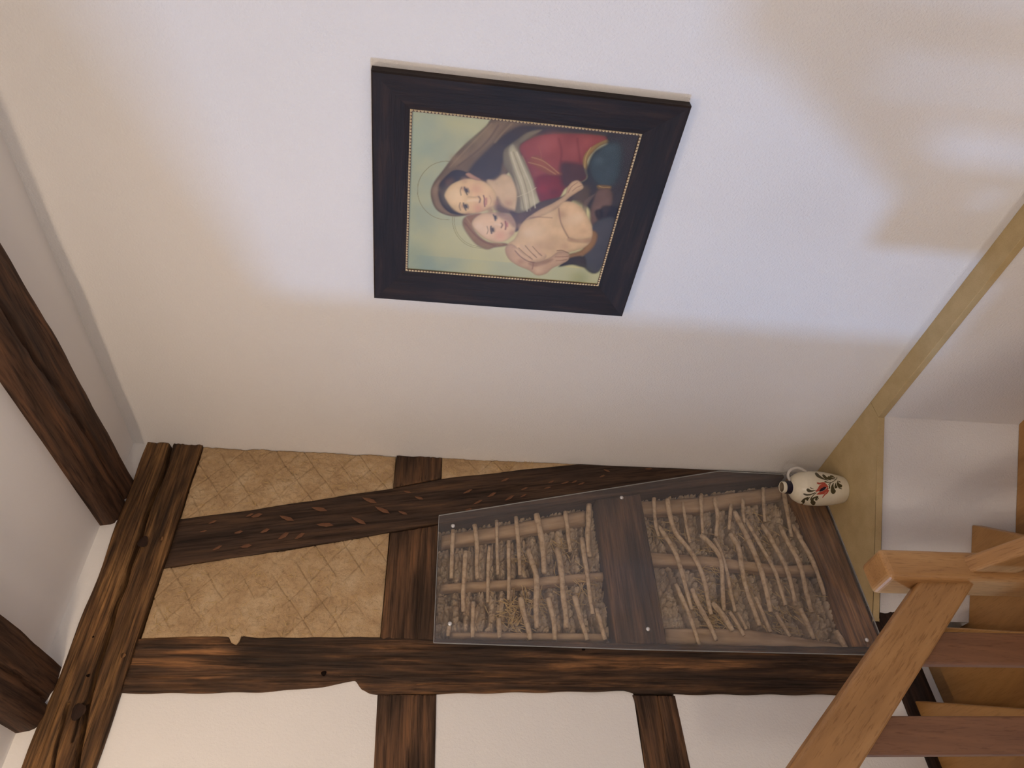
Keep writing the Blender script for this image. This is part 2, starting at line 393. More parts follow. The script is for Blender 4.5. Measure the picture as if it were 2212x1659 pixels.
# next room with its window: the daylight comes from here
multi('wall_far', [((1.2, -3.1, -.1), (5.95, -3.0, 2.5)), ((6.75, -3.1, -.1), (8, -3.0, 2.5)), ((5.95, -3.1, -.1), (6.75, -3.0, .52)), ((5.95, -3.1, 1.16), (6.75, -3.0, 2.5))], M_field)
multi('wall_passage', [((1.2, -3.0, -.1), (1.3, -.25, 2.5)), ((4.5, -.3, -.1), (8, -.2, 2.5)), ((7.9, -3.0, -.1), (8, -.3, 2.5)), ((1.2, -3.1, 2.5), (8, -.2, 2.6))], M_field)
multi('floor_passage', [((1.3, -3.1, -.2), (8, -.1, -.1))], M_tread)
win = struct(bpy.data.objects.new('window_1', None)); COL.objects.link(win); win.location = (6.35, -3.01, .52)
bm = bmesh.new()
for lo, hi in (((5.93, -3.0, .50), (5.97, -2.96, 1.18)), ((6.73, -3.0, .50), (6.77, -2.96, 1.18)), ((5.97, -3.0, .50), (6.73, -2.96, .54)), ((5.97, -3.0, 1.14), (6.73, -2.96, 1.18))): add_box(bm, lo, hi)
bm_obj('window_frame', bm, M_white, win)
multi('floor', [((1.02, 1.05, -.2), (4.4, 4.4, -.04))], M_white)
multi('floor_lower', [((-.2, -.25, -1.5), (4.4, 4.4, -1.4))], M_tread)

# ---------------------------------------------------------------- timber frame of the left wall
tf = thing('timber_frame', 'dark weathered half-timber framework with post, rails and slanting brace in the left wall', 'timber frame', (0.8, 0, 0))
CR = [[[-0.0071,2.5796],[0.1464,2.573],[0.2929,2.5809],[0.3927,2.571],[0.5125,2.5711],[0.6551,2.5683],[0.8141,2.563],[0.8945,2.5552],[0.9833,2.5435],[1.1006,2.5207]],[[0.0845,2.5709],[0.2066,2.5796],[0.3389,2.5765]],[[0.9334,2.6043],[1.0197,2.5974],[1.1002,2.5819]],[[0.8944,2.5489],[0.9459,2.5651],[1.0317,2.5569]]]
def r_wood(seed, amp=1.0, cracks=(), cw=.0045, cd=.014, along='x'):
    def f(x, z, s, t):
        a, b = (x, z) if along == 'x' else (z, x)
        r = amp * (.0022 * vn(a * 5, b * 60, seed) + .0016 * vn(a * 9, b * 130, seed + 3) + .003 * fbm(a * 2, b * 9, seed + 5))
        for c in cracks:
            d = seg_dist(x + .006 * vn(a * 9, b * 0 + .5, seed + 8), z + .004 * vn(a * 14, b * 0 + 3.5, seed + 9), c[0])
            r = r - c[2] * np.exp(-(d / c[1]) ** 2)
        return r
    return f
zt = lambda x: 2.661 + .003 * math.sin(x * 7) + .0025 * math.sin(x * 19 + 1)
xs = [i * .05 for i in range(0, 27)]
pl = patch('top_plate', [(x, 2.467 + .010 * x + .003 * math.sin(x * 11)) for x in xs], [(x, zt(x)) for x in xs], 260, 90, .010, .10,
      r_wood(1, 1.25, [(CR[0], .0052, .045), (CR[1], .003, .018), (CR[2], .0035, .025), (CR[3], .003, .02)]), M_plate, tf, 'reddish-brown top plate with a long crack and deep grain')
# knots, peg and nail holes on the plate
def disc(name, x, z, r, y, mat, parent, ax=1.0, label=None):
    V = [(0, .0012, 0)]; n = 14
    for k in range(n):
        a = 2 * math.pi * k / n; q_ = 1 + .12 * math.sin(3 * a + x * 40)
        V.append((r * ax * math.cos(a) * q_, -.001, r * math.sin(a) * q_))
    o = mesh_obj(name, V, [(0, 1 + (k + 1) % n, 1 + k) for k in range(n)], mat, parent, smooth=True, M=Matrix.Translation((x, y, z)))
    if label: o['label'] = label
    return o
for (x, z, r) in ((.42, 2.553, .016), (.96, 2.567, .018)): disc('knot', x, z, r, .0165, M_dark, pl, 1.3)
for (x, z, r) in ((.405, 2.50, .0075), (.80, 2.497, .0075)): disc('peg', x, z, r, .0165, M_sill, pl)
for (x, z, r) in ((.745, 2.60, .003), (.86, 2.575, .005)): disc('nail_hole', x, z, r, .0165, M_crack, pl)

POST_R = [[0.7395,2.4742],[0.7388,2.4339],[0.733,2.3402],[0.73,2.2445],[0.7324,2.2106],[0.7498,2.1998],[0.7583,2.1827],[0.7465,2.1755],[0.7288,2.1737],[0.7339,2.118],[0.7245,1.7165]]; POST_L = [[0.9019,2.4829],[0.9027,2.3867],[0.9003,2.2049],[0.897,2.0862],[0.8896,1.9797],[0.8796,1.8992],[0.8695,1.8452],[0.8623,1.8071],[0.8871,1.7877],[0.8992,1.7588],[0.9031,1.7167],[0.8976,1.4765],[0.8876,0.9577],[0.8974,0.9134],[0.8953,0.2467]]
pr = POST_R + [[.733, 1.0], [.737, .5], [.734, .16], [.735, -.0]]
plf = POST_L + [[.899, -.0]]
def byz(pts, z): 
    P = sorted(pts, key=lambda p: -p[1]); zz = np.array([-p[1] for p in P]); xx = np.array([p[0] for p in P])
    return float(np.interp(-z, zz, xx))
zs = list(np.linspace(2.478, 0, 420))
postcr = [([(.872, 1.62), (.862, 1.5), (.868, 1.2), (.855, .9), (.862, .6)], .0016, .004), ([(.80, 2.2), (.808, 2.05), (.80, 1.9)], .0014, .003), ([(.856, 2.05), (.845, 1.9), (.853, 1.7)], .0014, .004)]
patch('post', [(byz(plf, z) + .0015 * math.sin(z * 37), z) for z in zs], [(byz(pr, z) + .001 * math.sin(z * 51), z) for z in zs], 420, 70, .002, .10,
      r_wood(21, 1.3, postcr, along='z'), M_post, tf, 'upright post with dark patches and worn orange-brown streaks')
disc('nail_hole', .843, 1.905, .008, .004, M_crack, tf)
disc('nail_hole', .757, 1.08, .006, .004, M_crack, tf)

BL = [(.505, 2.475), (.425, 2.09), (.339, 1.730), (.301, 1.570), (.165, .969), (.128, .80), (.055, .36), (.018, .135)]
BR = [(.321, 2.457), (.238, 2.09), (.155, 1.743), (.104, 1.580), (.0015, 1.015), (.0012, .80), (.001, .36), (.001, .135)]
def dens(pts, n):
    t = np.linspace(0, 1, n); return [tuple(p) for p in interp_poly(pts, t)]
def byz_line(pts, z): return byz(pts, z)
zb = list(np.linspace(2.466, .14, 200))
br = patch('brace', [(byz(BL, z) + .0022 * vn(z * 9, 1., 5) , z) for z in zb], [(byz(BR, z) + (.0022 * vn(z * 8, 2., 6) if z > 1.05 else 0), z) for z in zb], 200, 24, .004, .09,
      r_wood(31, .6, along='z'), M_brace, tf, 'slanting brace of dark grey-brown wood flecked with pale hewing marks')
HEW = [[[0.3044,2.2298],[0.2932,2.2173],[0.287,2.2048],[0.2909,2.1925],[0.3035,2.2045],[0.3067,2.2203]],[[0.2947,2.1338],[0.2961,2.1111],[0.3014,2.0918],[0.3144,2.0794],[0.3146,2.1022],[0.3043,2.1236]],[[0.2544,2.0297],[0.2533,2.0057],[0.2566,1.9848],[0.2687,1.9707],[0.2715,1.9949],[0.2632,2.0183]],[[0.3242,2.0025],[0.3185,1.9785],[0.3177,1.9572],[0.3267,1.9412],[0.3341,1.9651],[0.3306,1.9898]],[[0.2046,1.8543],[0.207,1.8306],[0.2134,1.8108],[0.2276,1.7991],[0.2269,1.8232],[0.2152,1.8446]],[[0.2886,1.8837],[0.2945,1.8594],[0.3035,1.8396],[0.3187,1.8285],[0.3144,1.8532],[0.3,1.8744]],[[0.2413,1.8045],[0.2462,1.7797],[0.2547,1.7594],[0.2699,1.748],[0.2665,1.7732],[0.2527,1.795]],[[0.365,2.1859],[0.3543,2.1766],[0.3479,2.1669],[0.3501,2.1565],[0.362,2.1653],[0.3662,2.178]],[[0.3885,2.1221],[0.3723,2.1126],[0.3615,2.1018],[0.3617,2.0887],[0.3794,2.0974],[0.388,2.1121]],[[0.3856,2.0665],[0.3707,2.0573],[0.3606,2.0471],[0.3606,2.035],[0.3768,2.0436],[0.3849,2.0574]],[[0.3707,2.2722],[0.3631,2.2626],[0.359,2.253],[0.3621,2.2438],[0.3708,2.2531],[0.3727,2.2651]],[[0.4228,2.2412],[0.4142,2.228],[0.4101,2.2153],[0.4151,2.2035],[0.4251,2.2164],[0.4261,2.2321]],[[0.4383,2.3287],[0.4273,2.3195],[0.42,2.31],[0.4201,2.2998],[0.4321,2.3085],[0.438,2.3209]],[[0.3366,2.3658],[0.3277,2.3573],[0.3221,2.3487],[0.3229,2.3399],[0.3327,2.348],[0.3369,2.359]],[[0.3031,2.2471],[0.2945,2.2393],[0.2892,2.2313],[0.2904,2.223],[0.2998,2.2304],[0.3036,2.2407]],[[0.3702,2.3859],[0.3651,2.378],[0.3623,2.3703],[0.3643,2.3633],[0.3702,2.3709],[0.3715,2.3804]],[[0.1694,1.4822],[0.158,1.4692],[0.1504,1.4569],[0.1504,1.4462],[0.1628,1.459],[0.1689,1.4739]],[[0.216,1.4431],[0.2041,1.4306],[0.1959,1.4187],[0.1953,1.4081],[0.2082,1.4204],[0.215,1.4349]],[[0.1762,1.2642],[0.167,1.2546],[0.1608,1.2454],[0.1607,1.2374],[0.1707,1.2468],[0.1757,1.2579]],[[0.1806,1.3902],[0.1677,1.3776],[0.1592,1.3655],[0.1595,1.3543],[0.1735,1.3666],[0.1803,1.3815]],[[0.1941,1.3243],[0.1797,1.3108],[0.1697,1.2977],[0.1688,1.2856],[0.1844,1.2989],[0.1928,1.315]],[[0.2431,1.4742],[0.2364,1.4639],[0.2331,1.4545],[0.2363,1.4469],[0.2439,1.4571],[0.2451,1.4682]],[[0.1077,1.3374],[0.0971,1.3247],[0.0903,1.3129],[0.0911,1.3028],[0.1028,1.3153],[0.1079,1.3296]],[[0.1424,1.2596],[0.1345,1.2491],[0.1295,1.2394],[0.1305,1.2314],[0.1393,1.2418],[0.1429,1.2534]],[[0.1314,1.1686],[0.125,1.1572],[0.1216,1.1469],[0.1239,1.1393],[0.1311,1.1507],[0.1328,1.1625]],[[0.1058,1.0984],[0.0979,1.0854],[0.0932,1.0738],[0.0946,1.0649],[0.1033,1.0778],[0.1065,1.0913]],[[0.1068,1.0316],[0.099,1.0201],[0.0943,1.0098],[0.0956,1.0017],[0.1043,1.0131],[0.1075,1.0252]],[[0.0057,0.8545],[0.0006,0.8364],[-0.0004,0.8213],[0.0068,0.8121],[0.0133,0.8306],[0.0108,0.847]],[[0.0263,0.9176],[0.0283,0.9055],[0.0321,0.8959],[0.0397,0.8914],[0.0386,0.904],[0.032,0.9139]],[[0.0998,1.0567],[0.0918,1.0471],[0.0868,1.0383],[0.088,1.031],[0.0968,1.0405],[0.1003,1.051]],[[0.0668,0.9406],[0.059,0.9305],[0.0542,0.9212],[0.0557,0.9139],[0.0643,0.924],[0.0675,0.9348]],[[0.104,1.1497],[0.0965,1.1403],[0.0919,1.1315],[0.0933,1.1243],[0.1017,1.1337],[0.1048,1.1441]],[[0.0151,0.7434],[0.0106,0.7301],[0.0091,0.7189],[0.0133,0.7119],[0.0187,0.7253],[0.018,0.7377]],[[0.2568,1.7194],[0.2582,1.7041],[0.2623,1.6915],[0.2715,1.6842],[0.2711,1.6998],[0.2636,1.7135]],[[0.192,1.6628],[0.1917,1.6484],[0.1944,1.6365],[0.2031,1.6295],[0.2045,1.6441],[0.1984,1.657]],[[0.1693,1.7057],[0.1683,1.6929],[0.1699,1.6821],[0.1768,1.6752],[0.1788,1.6882],[0.1743,1.7001]]]
for k, h in enumerate(HEW):
    if min(p[0] for p in h) < .006: continue
    cx = sum(p[0] for p in h) / 6; cz = sum(p[1] for p in h) / 6
    V = [(0, .0016, 0)] + [(p[0] - cx, -.0004, p[1] - cz) for p in h]
    mesh_obj('hewing_mark', V, [(0, 1 + (i + 1) % 6, 1 + i) for i in range(6)], M_chip, br, M=Matrix.Translation((cx, .0078, cz)))

def railpatch(eb, et, nu, seed, cracks=()):
    return patch('rail', eb, et, nu * 2, 72, .0, .09, r_wood(seed, .7, cracks), M_rail, tf)
# upper rail: right of the brace, left of the brace, left of the post
railpatch([(.0015, 1.566), (.099, 1.567)], [(.0015, 1.742), (.150, 1.743)], 20, 41, [([(.0, 1.61), (.15, 1.60)], .0014, .004)])
railpatch([(.303, 1.570), (.52, 1.568), (.734, 1.567)], [(.342, 1.741), (.55, 1.742), (.734, 1.742)], 60, 43, [([(.3, 1.628), (.5, 1.634), (.74, 1.63)], .0015, .005)])
railpatch([(.901, 1.558), (1.1, 1.556), (1.33, 1.55)], [(.901, 1.737), (1.1, 1.730), (1.33, 1.72)], 60, 45, [([(.9, 1.62), (1.1, 1.628), (1.42, 1.62)], .0015, .005)])
# lower rail
railpatch([(.130, .780), (.45, .782), (.734, .789)], [(.170, .966), (.45, .964), (.734, .964)], 60, 47)
railpatch([(.901, .792), (1.1, .787), (1.33, .78)], [(.901, .934), (.925, .928), (.96, .925), (1.1, .928), (1.33, .93)], 60, 49, [([(.9, .85), (1.1, .858), (1.42, .85)], .0018, .008)])
# sill under the wattle, standing on the corner shelf level
patch('sill_beam', [(.022, .0005), (.734, .0005)], [(.022, .128), (.2, .118), (.45, .110), (.734, .106)], 60, 20, .0, .09, r_wood(51, .6), M_sill, tf, 'smooth lighter brown sill beam at the foot of the wall')
patch('floor_beam', [(.58, -.122), (1.33, -.118)], [(.58, -.006), (.75, .002), (1.33, .004)], 80, 20, -.001, .09, r_wood(61, 1.2), M_dark, tf, 'blackened rough floor beam under the white field beside the stairs')

# ---------------------------------------------------------------- clay panels
def straw_bits(parent, n, region, y, seed, L=(.008, .03), w=.0006):
    rng = random.Random(seed); V = []; F = []
    for i in range(n):
        x, z = region(rng); a = rng.uniform(0, math.pi); l = rng.uniform(*L) / 2
        dx, dz = math.cos(a) * l, math.sin(a) * l; px, pz = -math.sin(a) * w, math.cos(a) * w; b = len(V); e = rng.uniform(-.001, .003)
        V += [(x - dx - px, y, z - dz - pz), (x - dx + px, y, z - dz + pz), (x + dx + px, y + e, z + dz + pz), (x + dx - px, y + e, z + dz - pz), (x, y + .0012 + e / 2, z)]
        F += [(b, b + 1, b + 4), (b + 1, b + 2, b + 4), (b + 2, b + 3, b + 4), (b + 3, b, b + 4)]
    return mesh_obj('straw', V, F, M_straw, parent, kind='stuff')
def score(x, z, seed, pitch=.105, depth=.0045):
    wx = .006 * vn(x * 14, z * 14, seed); u = (x * .78 + z * 1.0) / pitch + wx / pitch; v = (x * .78 - z * 1.0) / pitch + wx / pitch
    du = np.abs(u - np.round(u)) * pitch; dv = np.abs(v - np.round(v)) * pitch
    on = np.clip(vn(x * 9, z * 9, seed + 2) * 2 + .8, 0, 1)
    return -depth * on * (np.exp(-(du / .0019) ** 2) + np.exp(-(dv / .0019) ** 2))
def r_clay(seed, rough=1.0):
    def f(x, z, s, t):
        r = .003 * fbm(x * 12, z * 12, seed) * rough + .0018 * fbm(x * 60, z * 60, seed + 7, 4) * rough - .0028 * np.exp(-(vn(x * 34 + 2 * vn(x * 20, z * 20, seed + 3), z * 34, seed + 4) / .05) ** 2) * (vn(x * 11, z * 11, seed + 6) > .05) + score(x, z, seed)
        e = np.minimum(s, 1 - s)
        return r
    return f
ZC = lambda a, b, n: list(np.linspace(a, b, n))
za = ZC(2.466, 1.744, 330)
pA = thing('clay_panel', 'upper clay infill panel between the top plate, the brace and the white wall', 'clay panel', (.12, 0, 2.1))
patch('clay_face', [(byz(BR, z) - .001, z) for z in za], [(.0015, z) for z in za], 330, 130, -.002, .08, r_clay(71, 1.2), M_clay, pA, edge=.006)
straw_bits(pA, 150, lambda r: (lambda z: (r.uniform(.01, byz(BR, z) - .012), z))(r.uniform(1.76, 2.45)), .0005, 3)
zb_ = ZC(1.565, 1.03, 200)
pB = thing('clay_panel', 'narrow tapering clay infill wedge under the short upper rail at the white wall', 'clay panel', (.03, 0, 1.3))
patch('clay_face', [(byz(BR, z) - .001, z) for z in zb_], [(.0012, z) for z in zb_], 200, 40, -.002, .08, r_clay(75, .9), M_clay, pB, edge=.004)
straw_bits(pB, 30, lambda r: (lambda z: (r.uniform(.006, max(.008, byz(BR, z) - .01)), z))(r.uniform(1.2, 1.55)), .0005, 4)
pC = thing('clay_panel', 'lower clay infill panel with scored diamond pattern between brace, upper rail and post', 'clay panel', (.6, 0, 2.1))
zc = ZC(2.468, 1.744, 330)
patch('clay_face', [(byz(pr, z) - .0005, z) for z in zc], [(byz(BL, z) + .001, z) for z in zc], 330, 170, -.001, .08, r_clay(79, .8), M_clay, pC, edge=.003)
straw_bits(pC, 220, lambda r: (lambda z: (r.uniform(byz(BL, z) + .015, .725), z))(r.uniform(1.76, 2.45)), .001, 5)

# ---------------------------------------------------------------- wattle panels
TW1 = [[[[0.3097,1.5149],[0.3954,1.5168],[0.5026,1.5182]],0.007],[[[0.2845,1.4358],[0.3575,1.4256],[0.4489,1.4279],[0.5,1.4265]],0.0071],[[[0.2587,1.3515],[0.3549,1.3528],[0.4835,1.3537]],0.0057],[[[0.2432,1.2786],[0.3204,1.2748],[0.4062,1.2717],[0.4812,1.2735]],0.0072],[[[0.2273,1.1991],[0.313,1.1847],[0.3955,1.1797],[0.4527,1.1856],[0.4713,1.1869]],0.0102],[[[0.2097,1.0847],[0.2806,1.082],[0.3411,1.0805],[0.3766,1.0785]],0.0073],[[[0.1753,0.9869],[0.2565,0.9982],[0.3103,1.0062],[0.3782,1.0104],[0.3975,1.0072]],0.0096],[[[0.3899,1.4672],[0.4502,1.4703],[0.5229,1.4748],[0.5686,1.4761],[0.6198,1.4742]],0.0076],[[[0.3676,1.3804],[0.4476,1.387],[0.5206,1.3899],[0.5839,1.3909]],0.0059],[[[0.3455,1.3095],[0.4265,1.3125],[0.5005,1.3135],[0.5718,1.3178]],0.0063],[[[0.3742,1.2349],[0.4163,1.2285],[0.4721,1.2146],[0.516,1.2157],[0.6043,1.223],[0.6751,1.2258]],0.0091],[[[0.3665,1.1277],[0.4394,1.1216],[0.5316,1.1228],[0.5672,1.1226],[0.6123,1.1166],[0.67,1.1237]],0.0098],[[[0.3192,1.0292],[0.3982,1.0288],[0.4741,1.0267],[0.5649,1.0251],[0.6173,1.0228]],0.0079],[[[0.6738,1.5214],[0.7078,1.5254]],0.0063],[[[0.585,1.4401],[0.6427,1.4435],[0.7113,1.4436]],0.0065],[[[0.6443,1.3546],[0.7099,1.3532]],0.0071],[[[0.5637,1.2741],[0.6223,1.267],[0.6888,1.2526],[0.718,1.2511]],0.0083],[[[0.5649,1.1766],[0.6202,1.1675],[0.6707,1.1633],[0.7167,1.167]],0.0083],[[[0.552,1.0802],[0.608,1.0724],[0.6856,1.0608],[0.715,1.0559]],0.008],[[[0.5996,1.0071],[0.6443,1.0025],[0.7141,0.9948]],0.008]]
TW2 = [[[[0.1336,0.7173],[0.2081,0.7284],[0.2847,0.7309],[0.2994,0.7245]],0.0069],[[[0.1391,0.6637],[0.2054,0.6649],[0.2767,0.656],[0.3255,0.6295],[0.3877,0.6067],[0.4391,0.5914],[0.4984,0.5831],[0.565,0.588],[0.6081,0.5876]],0.0082],[[[0.2538,0.716],[0.313,0.6907],[0.3757,0.6761],[0.4551,0.6659],[0.5139,0.6609],[0.5925,0.6565]],0.008],[[[0.1497,0.6016],[0.234,0.6053],[0.3247,0.6064]],0.0055],[[[0.116,0.5173],[0.189,0.5293],[0.2773,0.5404]],0.007],[[[0.1215,0.4604],[0.1967,0.462],[0.2649,0.4836],[0.2906,0.4923]],0.0079],[[[0.2878,0.5521],[0.3315,0.5208],[0.389,0.4983],[0.4598,0.5094],[0.5282,0.5223],[0.5942,0.5369]],0.0084],[[[0.3009,0.4995],[0.3598,0.491],[0.436,0.4876],[0.5185,0.4912],[0.5976,0.4968]],0.0062],[[[0.1457,0.396],[0.2105,0.4154],[0.2577,0.43]],0.0065],[[[0.2781,0.4306],[0.3374,0.4113],[0.4105,0.4265],[0.4806,0.4276],[0.548,0.4243],[0.6004,0.4216],[0.6514,0.4234]],0.0085],[[[0.1775,0.3875],[0.2552,0.3654],[0.3454,0.3577],[0.4414,0.3532],[0.515,0.3525],[0.5947,0.3588]],0.0092],[[[0.1213,0.3407],[0.1921,0.3552],[0.2237,0.3567]],0.0065],[[[0.2076,0.3474],[0.2843,0.3261],[0.3635,0.3118],[0.4443,0.2948],[0.5135,0.2937],[0.5671,0.2928]],0.0069],[[[0.0605,0.234],[0.1502,0.2556],[0.2148,0.2674]],0.0067],[[[0.4969,0.6964],[0.5672,0.6809],[0.635,0.6701],[0.7247,0.661]],0.0075],[[[0.5133,0.639],[0.5832,0.6245],[0.638,0.6075],[0.7077,0.597]],0.0079],[[[0.5647,0.5727],[0.6072,0.5445],[0.6741,0.5319]],0.0091],[[[0.6024,0.5175],[0.6487,0.504],[0.6898,0.4918]],0.0062],[[[0.6017,0.4871],[0.6648,0.4743]],0.0058],[[[0.5386,0.3995],[0.6041,0.3922],[0.6758,0.3899]],0.0067],[[[0.0705,0.1509],[0.1492,0.155],[0.2115,0.1622],[0.2774,0.1735]],0.008],[[[0.222,0.1503],[0.3027,0.1366],[0.3858,0.1302],[0.4608,0.1272],[0.5237,0.1256]],0.0082],[[[0.2299,0.2089],[0.3051,0.2026],[0.3877,0.19],[0.4577,0.189],[0.5301,0.1946],[0.5907,0.1967]],0.0086],[[[0.2275,0.2842],[0.2809,0.265],[0.3489,0.2562],[0.4148,0.2476],[0.498,0.2456],[0.5689,0.2548]],0.0076],[[[0.5982,0.3384],[0.6473,0.3309],[0.6909,0.3222]],0.0065],[[[0.5824,0.2406],[0.6456,0.2343],[0.6982,0.2343]],0.0079],[[[0.666,0.1357],[0.7052,0.1275],[0.7395,0.1224]],0.0095]]
ST1 = [[[[0.3178,1.557],[0.2604,1.3014],[0.1835,0.9947]],[[0.3655,1.5557],[0.316,1.3035],[0.2441,1.0016]]],[[[0.5124,1.5548],[0.4786,1.2256],[0.4452,0.9564]],[[0.535,1.5541],[0.5125,1.2276],[0.4802,0.961]]],[[[0.6831,1.5205],[0.6789,0.9789]],[[0.7068,1.52],[0.7113,0.9832]]]]
ST2 = [[[[0.1379,0.7927],[0.1059,0.5345],[0.0267,0.1293]],[[0.1961,0.8021],[0.1767,0.5503],[0.0899,0.1493]]],[[[0.3579,0.7829],[0.3721,0.5071],[0.401,0.2514],[0.3832,0.0605]],[[0.4082,0.7917],[0.415,0.5176],[0.4361,0.2625],[0.4268,0.0763]]],[[[0.657,0.766],[0.6504,0.484],[0.7081,0.0901]],[[0.7147,0.7771],[0.7206,0.5031],[0.7512,0.0981]]]]
def wattle(label, TW, ST, zt_, zb0, loc, seed):
    w = thing('wattle_panel', label, 'wattle and daub panel', loc)
    zz = ZC(zt_, zb0, 240)
    def rel(x, z, s, t):
        d = np.full(x.shape, 1.0)
        for pts, r in TW: d = np.minimum(d, seg_dist(x, z, pts) - r)
        ds = np.full(x.shape, 1.0)
        for a, b in ST:
            mid = [((p[0] + q_[0]) / 2, (p[1] + q_[1]) / 2) for p, q_ in zip(a, b)]
            hw = abs(a[0][0] - b[0][0]) / 2
            ds = np.minimum(ds, seg_dist(x, z, mid) - hw)
        dl = np.full(x.shape, 1.0)      # the daub was pressed in strips between the twigs
        for pts, r in TW:
            p0, p1 = np.array(pts[0]), np.array(pts[-1]); u = p1 - p0; u = u / np.hypot(*u) * .075
            dl = np.minimum(dl, seg_dist(x + .004 * vn(x * 30, z * 30, seed + 1), z + .004 * vn(x * 30, z * 30, seed + 3), [tuple(p0 - u)] + [tuple(p) for p in pts] + [tuple(p1 + u)]))
        wx = x + .006 * vn(x * 40, z * 40, seed + 21); wz = z + .006 * vn(x * 40, z * 40, seed + 22)
        f1, f2 = worley(wx / .034, wz / .024, seed); g1, g2 = worley(wx / .013, wz / .011, seed + 5)
        r = .009 * fbm(x * 20, z * 26, seed, 3) + .030 * np.clip((f2 - f1) * 2.4, 0, .62) + .010 * np.clip((g2 - g1) * 1.8, 0, .7) + .003 * vn(x * 170, z * 170, seed + 9) - .004
        r = r - .030 * np.exp(-(dl / .0065) ** 2)
        r = r - .022 * np.exp(-np.clip(d, 0, 1) / .005)
        r = r - .020 * np.exp(-np.clip(ds, 0, 1) / .007)
        return r
    patch('daub', [(.734, z) for z in zz], [(byz(BL, z) + .0005, z) for z in zz], 260, 230, -.077, .068, rel, M_daub, w, edge=0)
    for k, (a, b) in enumerate(ST):
        da, db = dens(a, 40), dens(b, 40)
        patch('stake', [(x, z) for x, z in db], [(x, z) for x, z in da], 40, 8, -.050, .03,
              (lambda kk: lambda x, z, s, t: .010 * np.sqrt(np.clip(1 - (2 * s - 1) ** 2, 0, 1)) + .0025 * vn(z * 6, x * 60, 90 + kk))(k), M_stake, w, edge=.004)
    for k, (pts, r) in enumerate(TW):
        n = len(pts); P = []
        for i, (x, z) in enumerate(pts):
            near = 9
            for a, b in ST:
                mid = [((p[0] + q_[0]) / 2, (p[1] + q_[1]) / 2) for p, q_ in zip(a, b)]
                near = min(near, float(seg_dist(np.array([x]), np.array([z]), mid)[0]))
            P.append((x, -.041 + .017 * math.exp(-(near / .07) ** 2) + .003 * math.sin(k * 2.3 + i), z))
        tube('twig', P, r * 1.12, M_twig, w, 8, .10, seed * 50 + k, (1.08, .85))
    # loose straw clumps
    V = []; F = []; rng = random.Random(seed)
    spots = [(.615, 1.29, .07, 60), (.57, 1.22, .05, 30), (.40, 1.27, .03, 14), (.35, 1.1, .05, 20), (.5, 1.05, .1, 40)] if zt_ > 1.2 else [(.28, .70, .05, 40), (.55, .62, .05, 40), (.62, .56, .06, 60), (.4, .5, .15, 60), (.6, .3, .12, 50), (.25, .3, .1, 40)]
    for (cx, cz, rad, n) in spots:
        for i in range(n):
            x = cx + rng.gauss(0, rad * .5); z = cz + rng.gauss(0, rad * .5)
            if not (byz(BL, z) + .02 < x < .72): continue
            a = rng.gauss(2.2, .7); l = rng.uniform(.012, .035); ww = .0011
            dx, dz = math.cos(a) * l, math.sin(a) * l; px, pz = -math.sin(a) * ww, math.cos(a) * ww; y0 = -.062 + rng.uniform(0, .02); y1 = y0 + rng.uniform(-.01, .012); b = len(V)
            V += [(x - dx - px, y0, z - dz - pz), (x - dx + px, y0, z - dz + pz), (x + dx + px, y1, z + dz + pz), (x + dx - px, y1, z + dz - pz), (x, (y0 + y1) / 2 + .0016, z)]
            F += [(b, b + 1, b + 4), (b + 1, b + 2, b + 4), (b + 2, b + 3, b + 4), (b + 3, b, b + 4)]
    mesh_obj('straw', V, F, M_straw, w, kind='stuff')
    return w
wattle('upper open wattle panel with exposed twigs, straw and daub between the two rails', TW1, ST1, 1.568, .966, (.5, -.06, 1.25), 2)
wattle('lower open wattle panel with many long slanting twigs above the brown sill beam', TW2, ST2, .785, .105, (.4, -.06, .45), 3)

# ---------------------------------------------------------------- clear cover sheet over the wattle
cp = thing('cover_sheet', 'clear dusty acrylic sheet screwed over both wattle panels', 'cover sheet', (.5, .012, .8))
bm = bmesh.new()
poly = [(.274, 1.570), (.747, 1.573), (.760, .9), (.768, .002), (.014, .002), (.014, .431)]
a = [bm.verts.new((x, .0105, z)) for x, z in poly]; b = [bm.verts.new((x, .0145, z)) for x, z in poly]
bm.faces.new(a); bm.faces.new(b[::-1])
for i in range(len(poly)): bm.faces.new((a[i], b[i], b[(i + 1) % 6], a[(i + 1) % 6]))
bm_obj('sheet', bm, M_pane, cp)
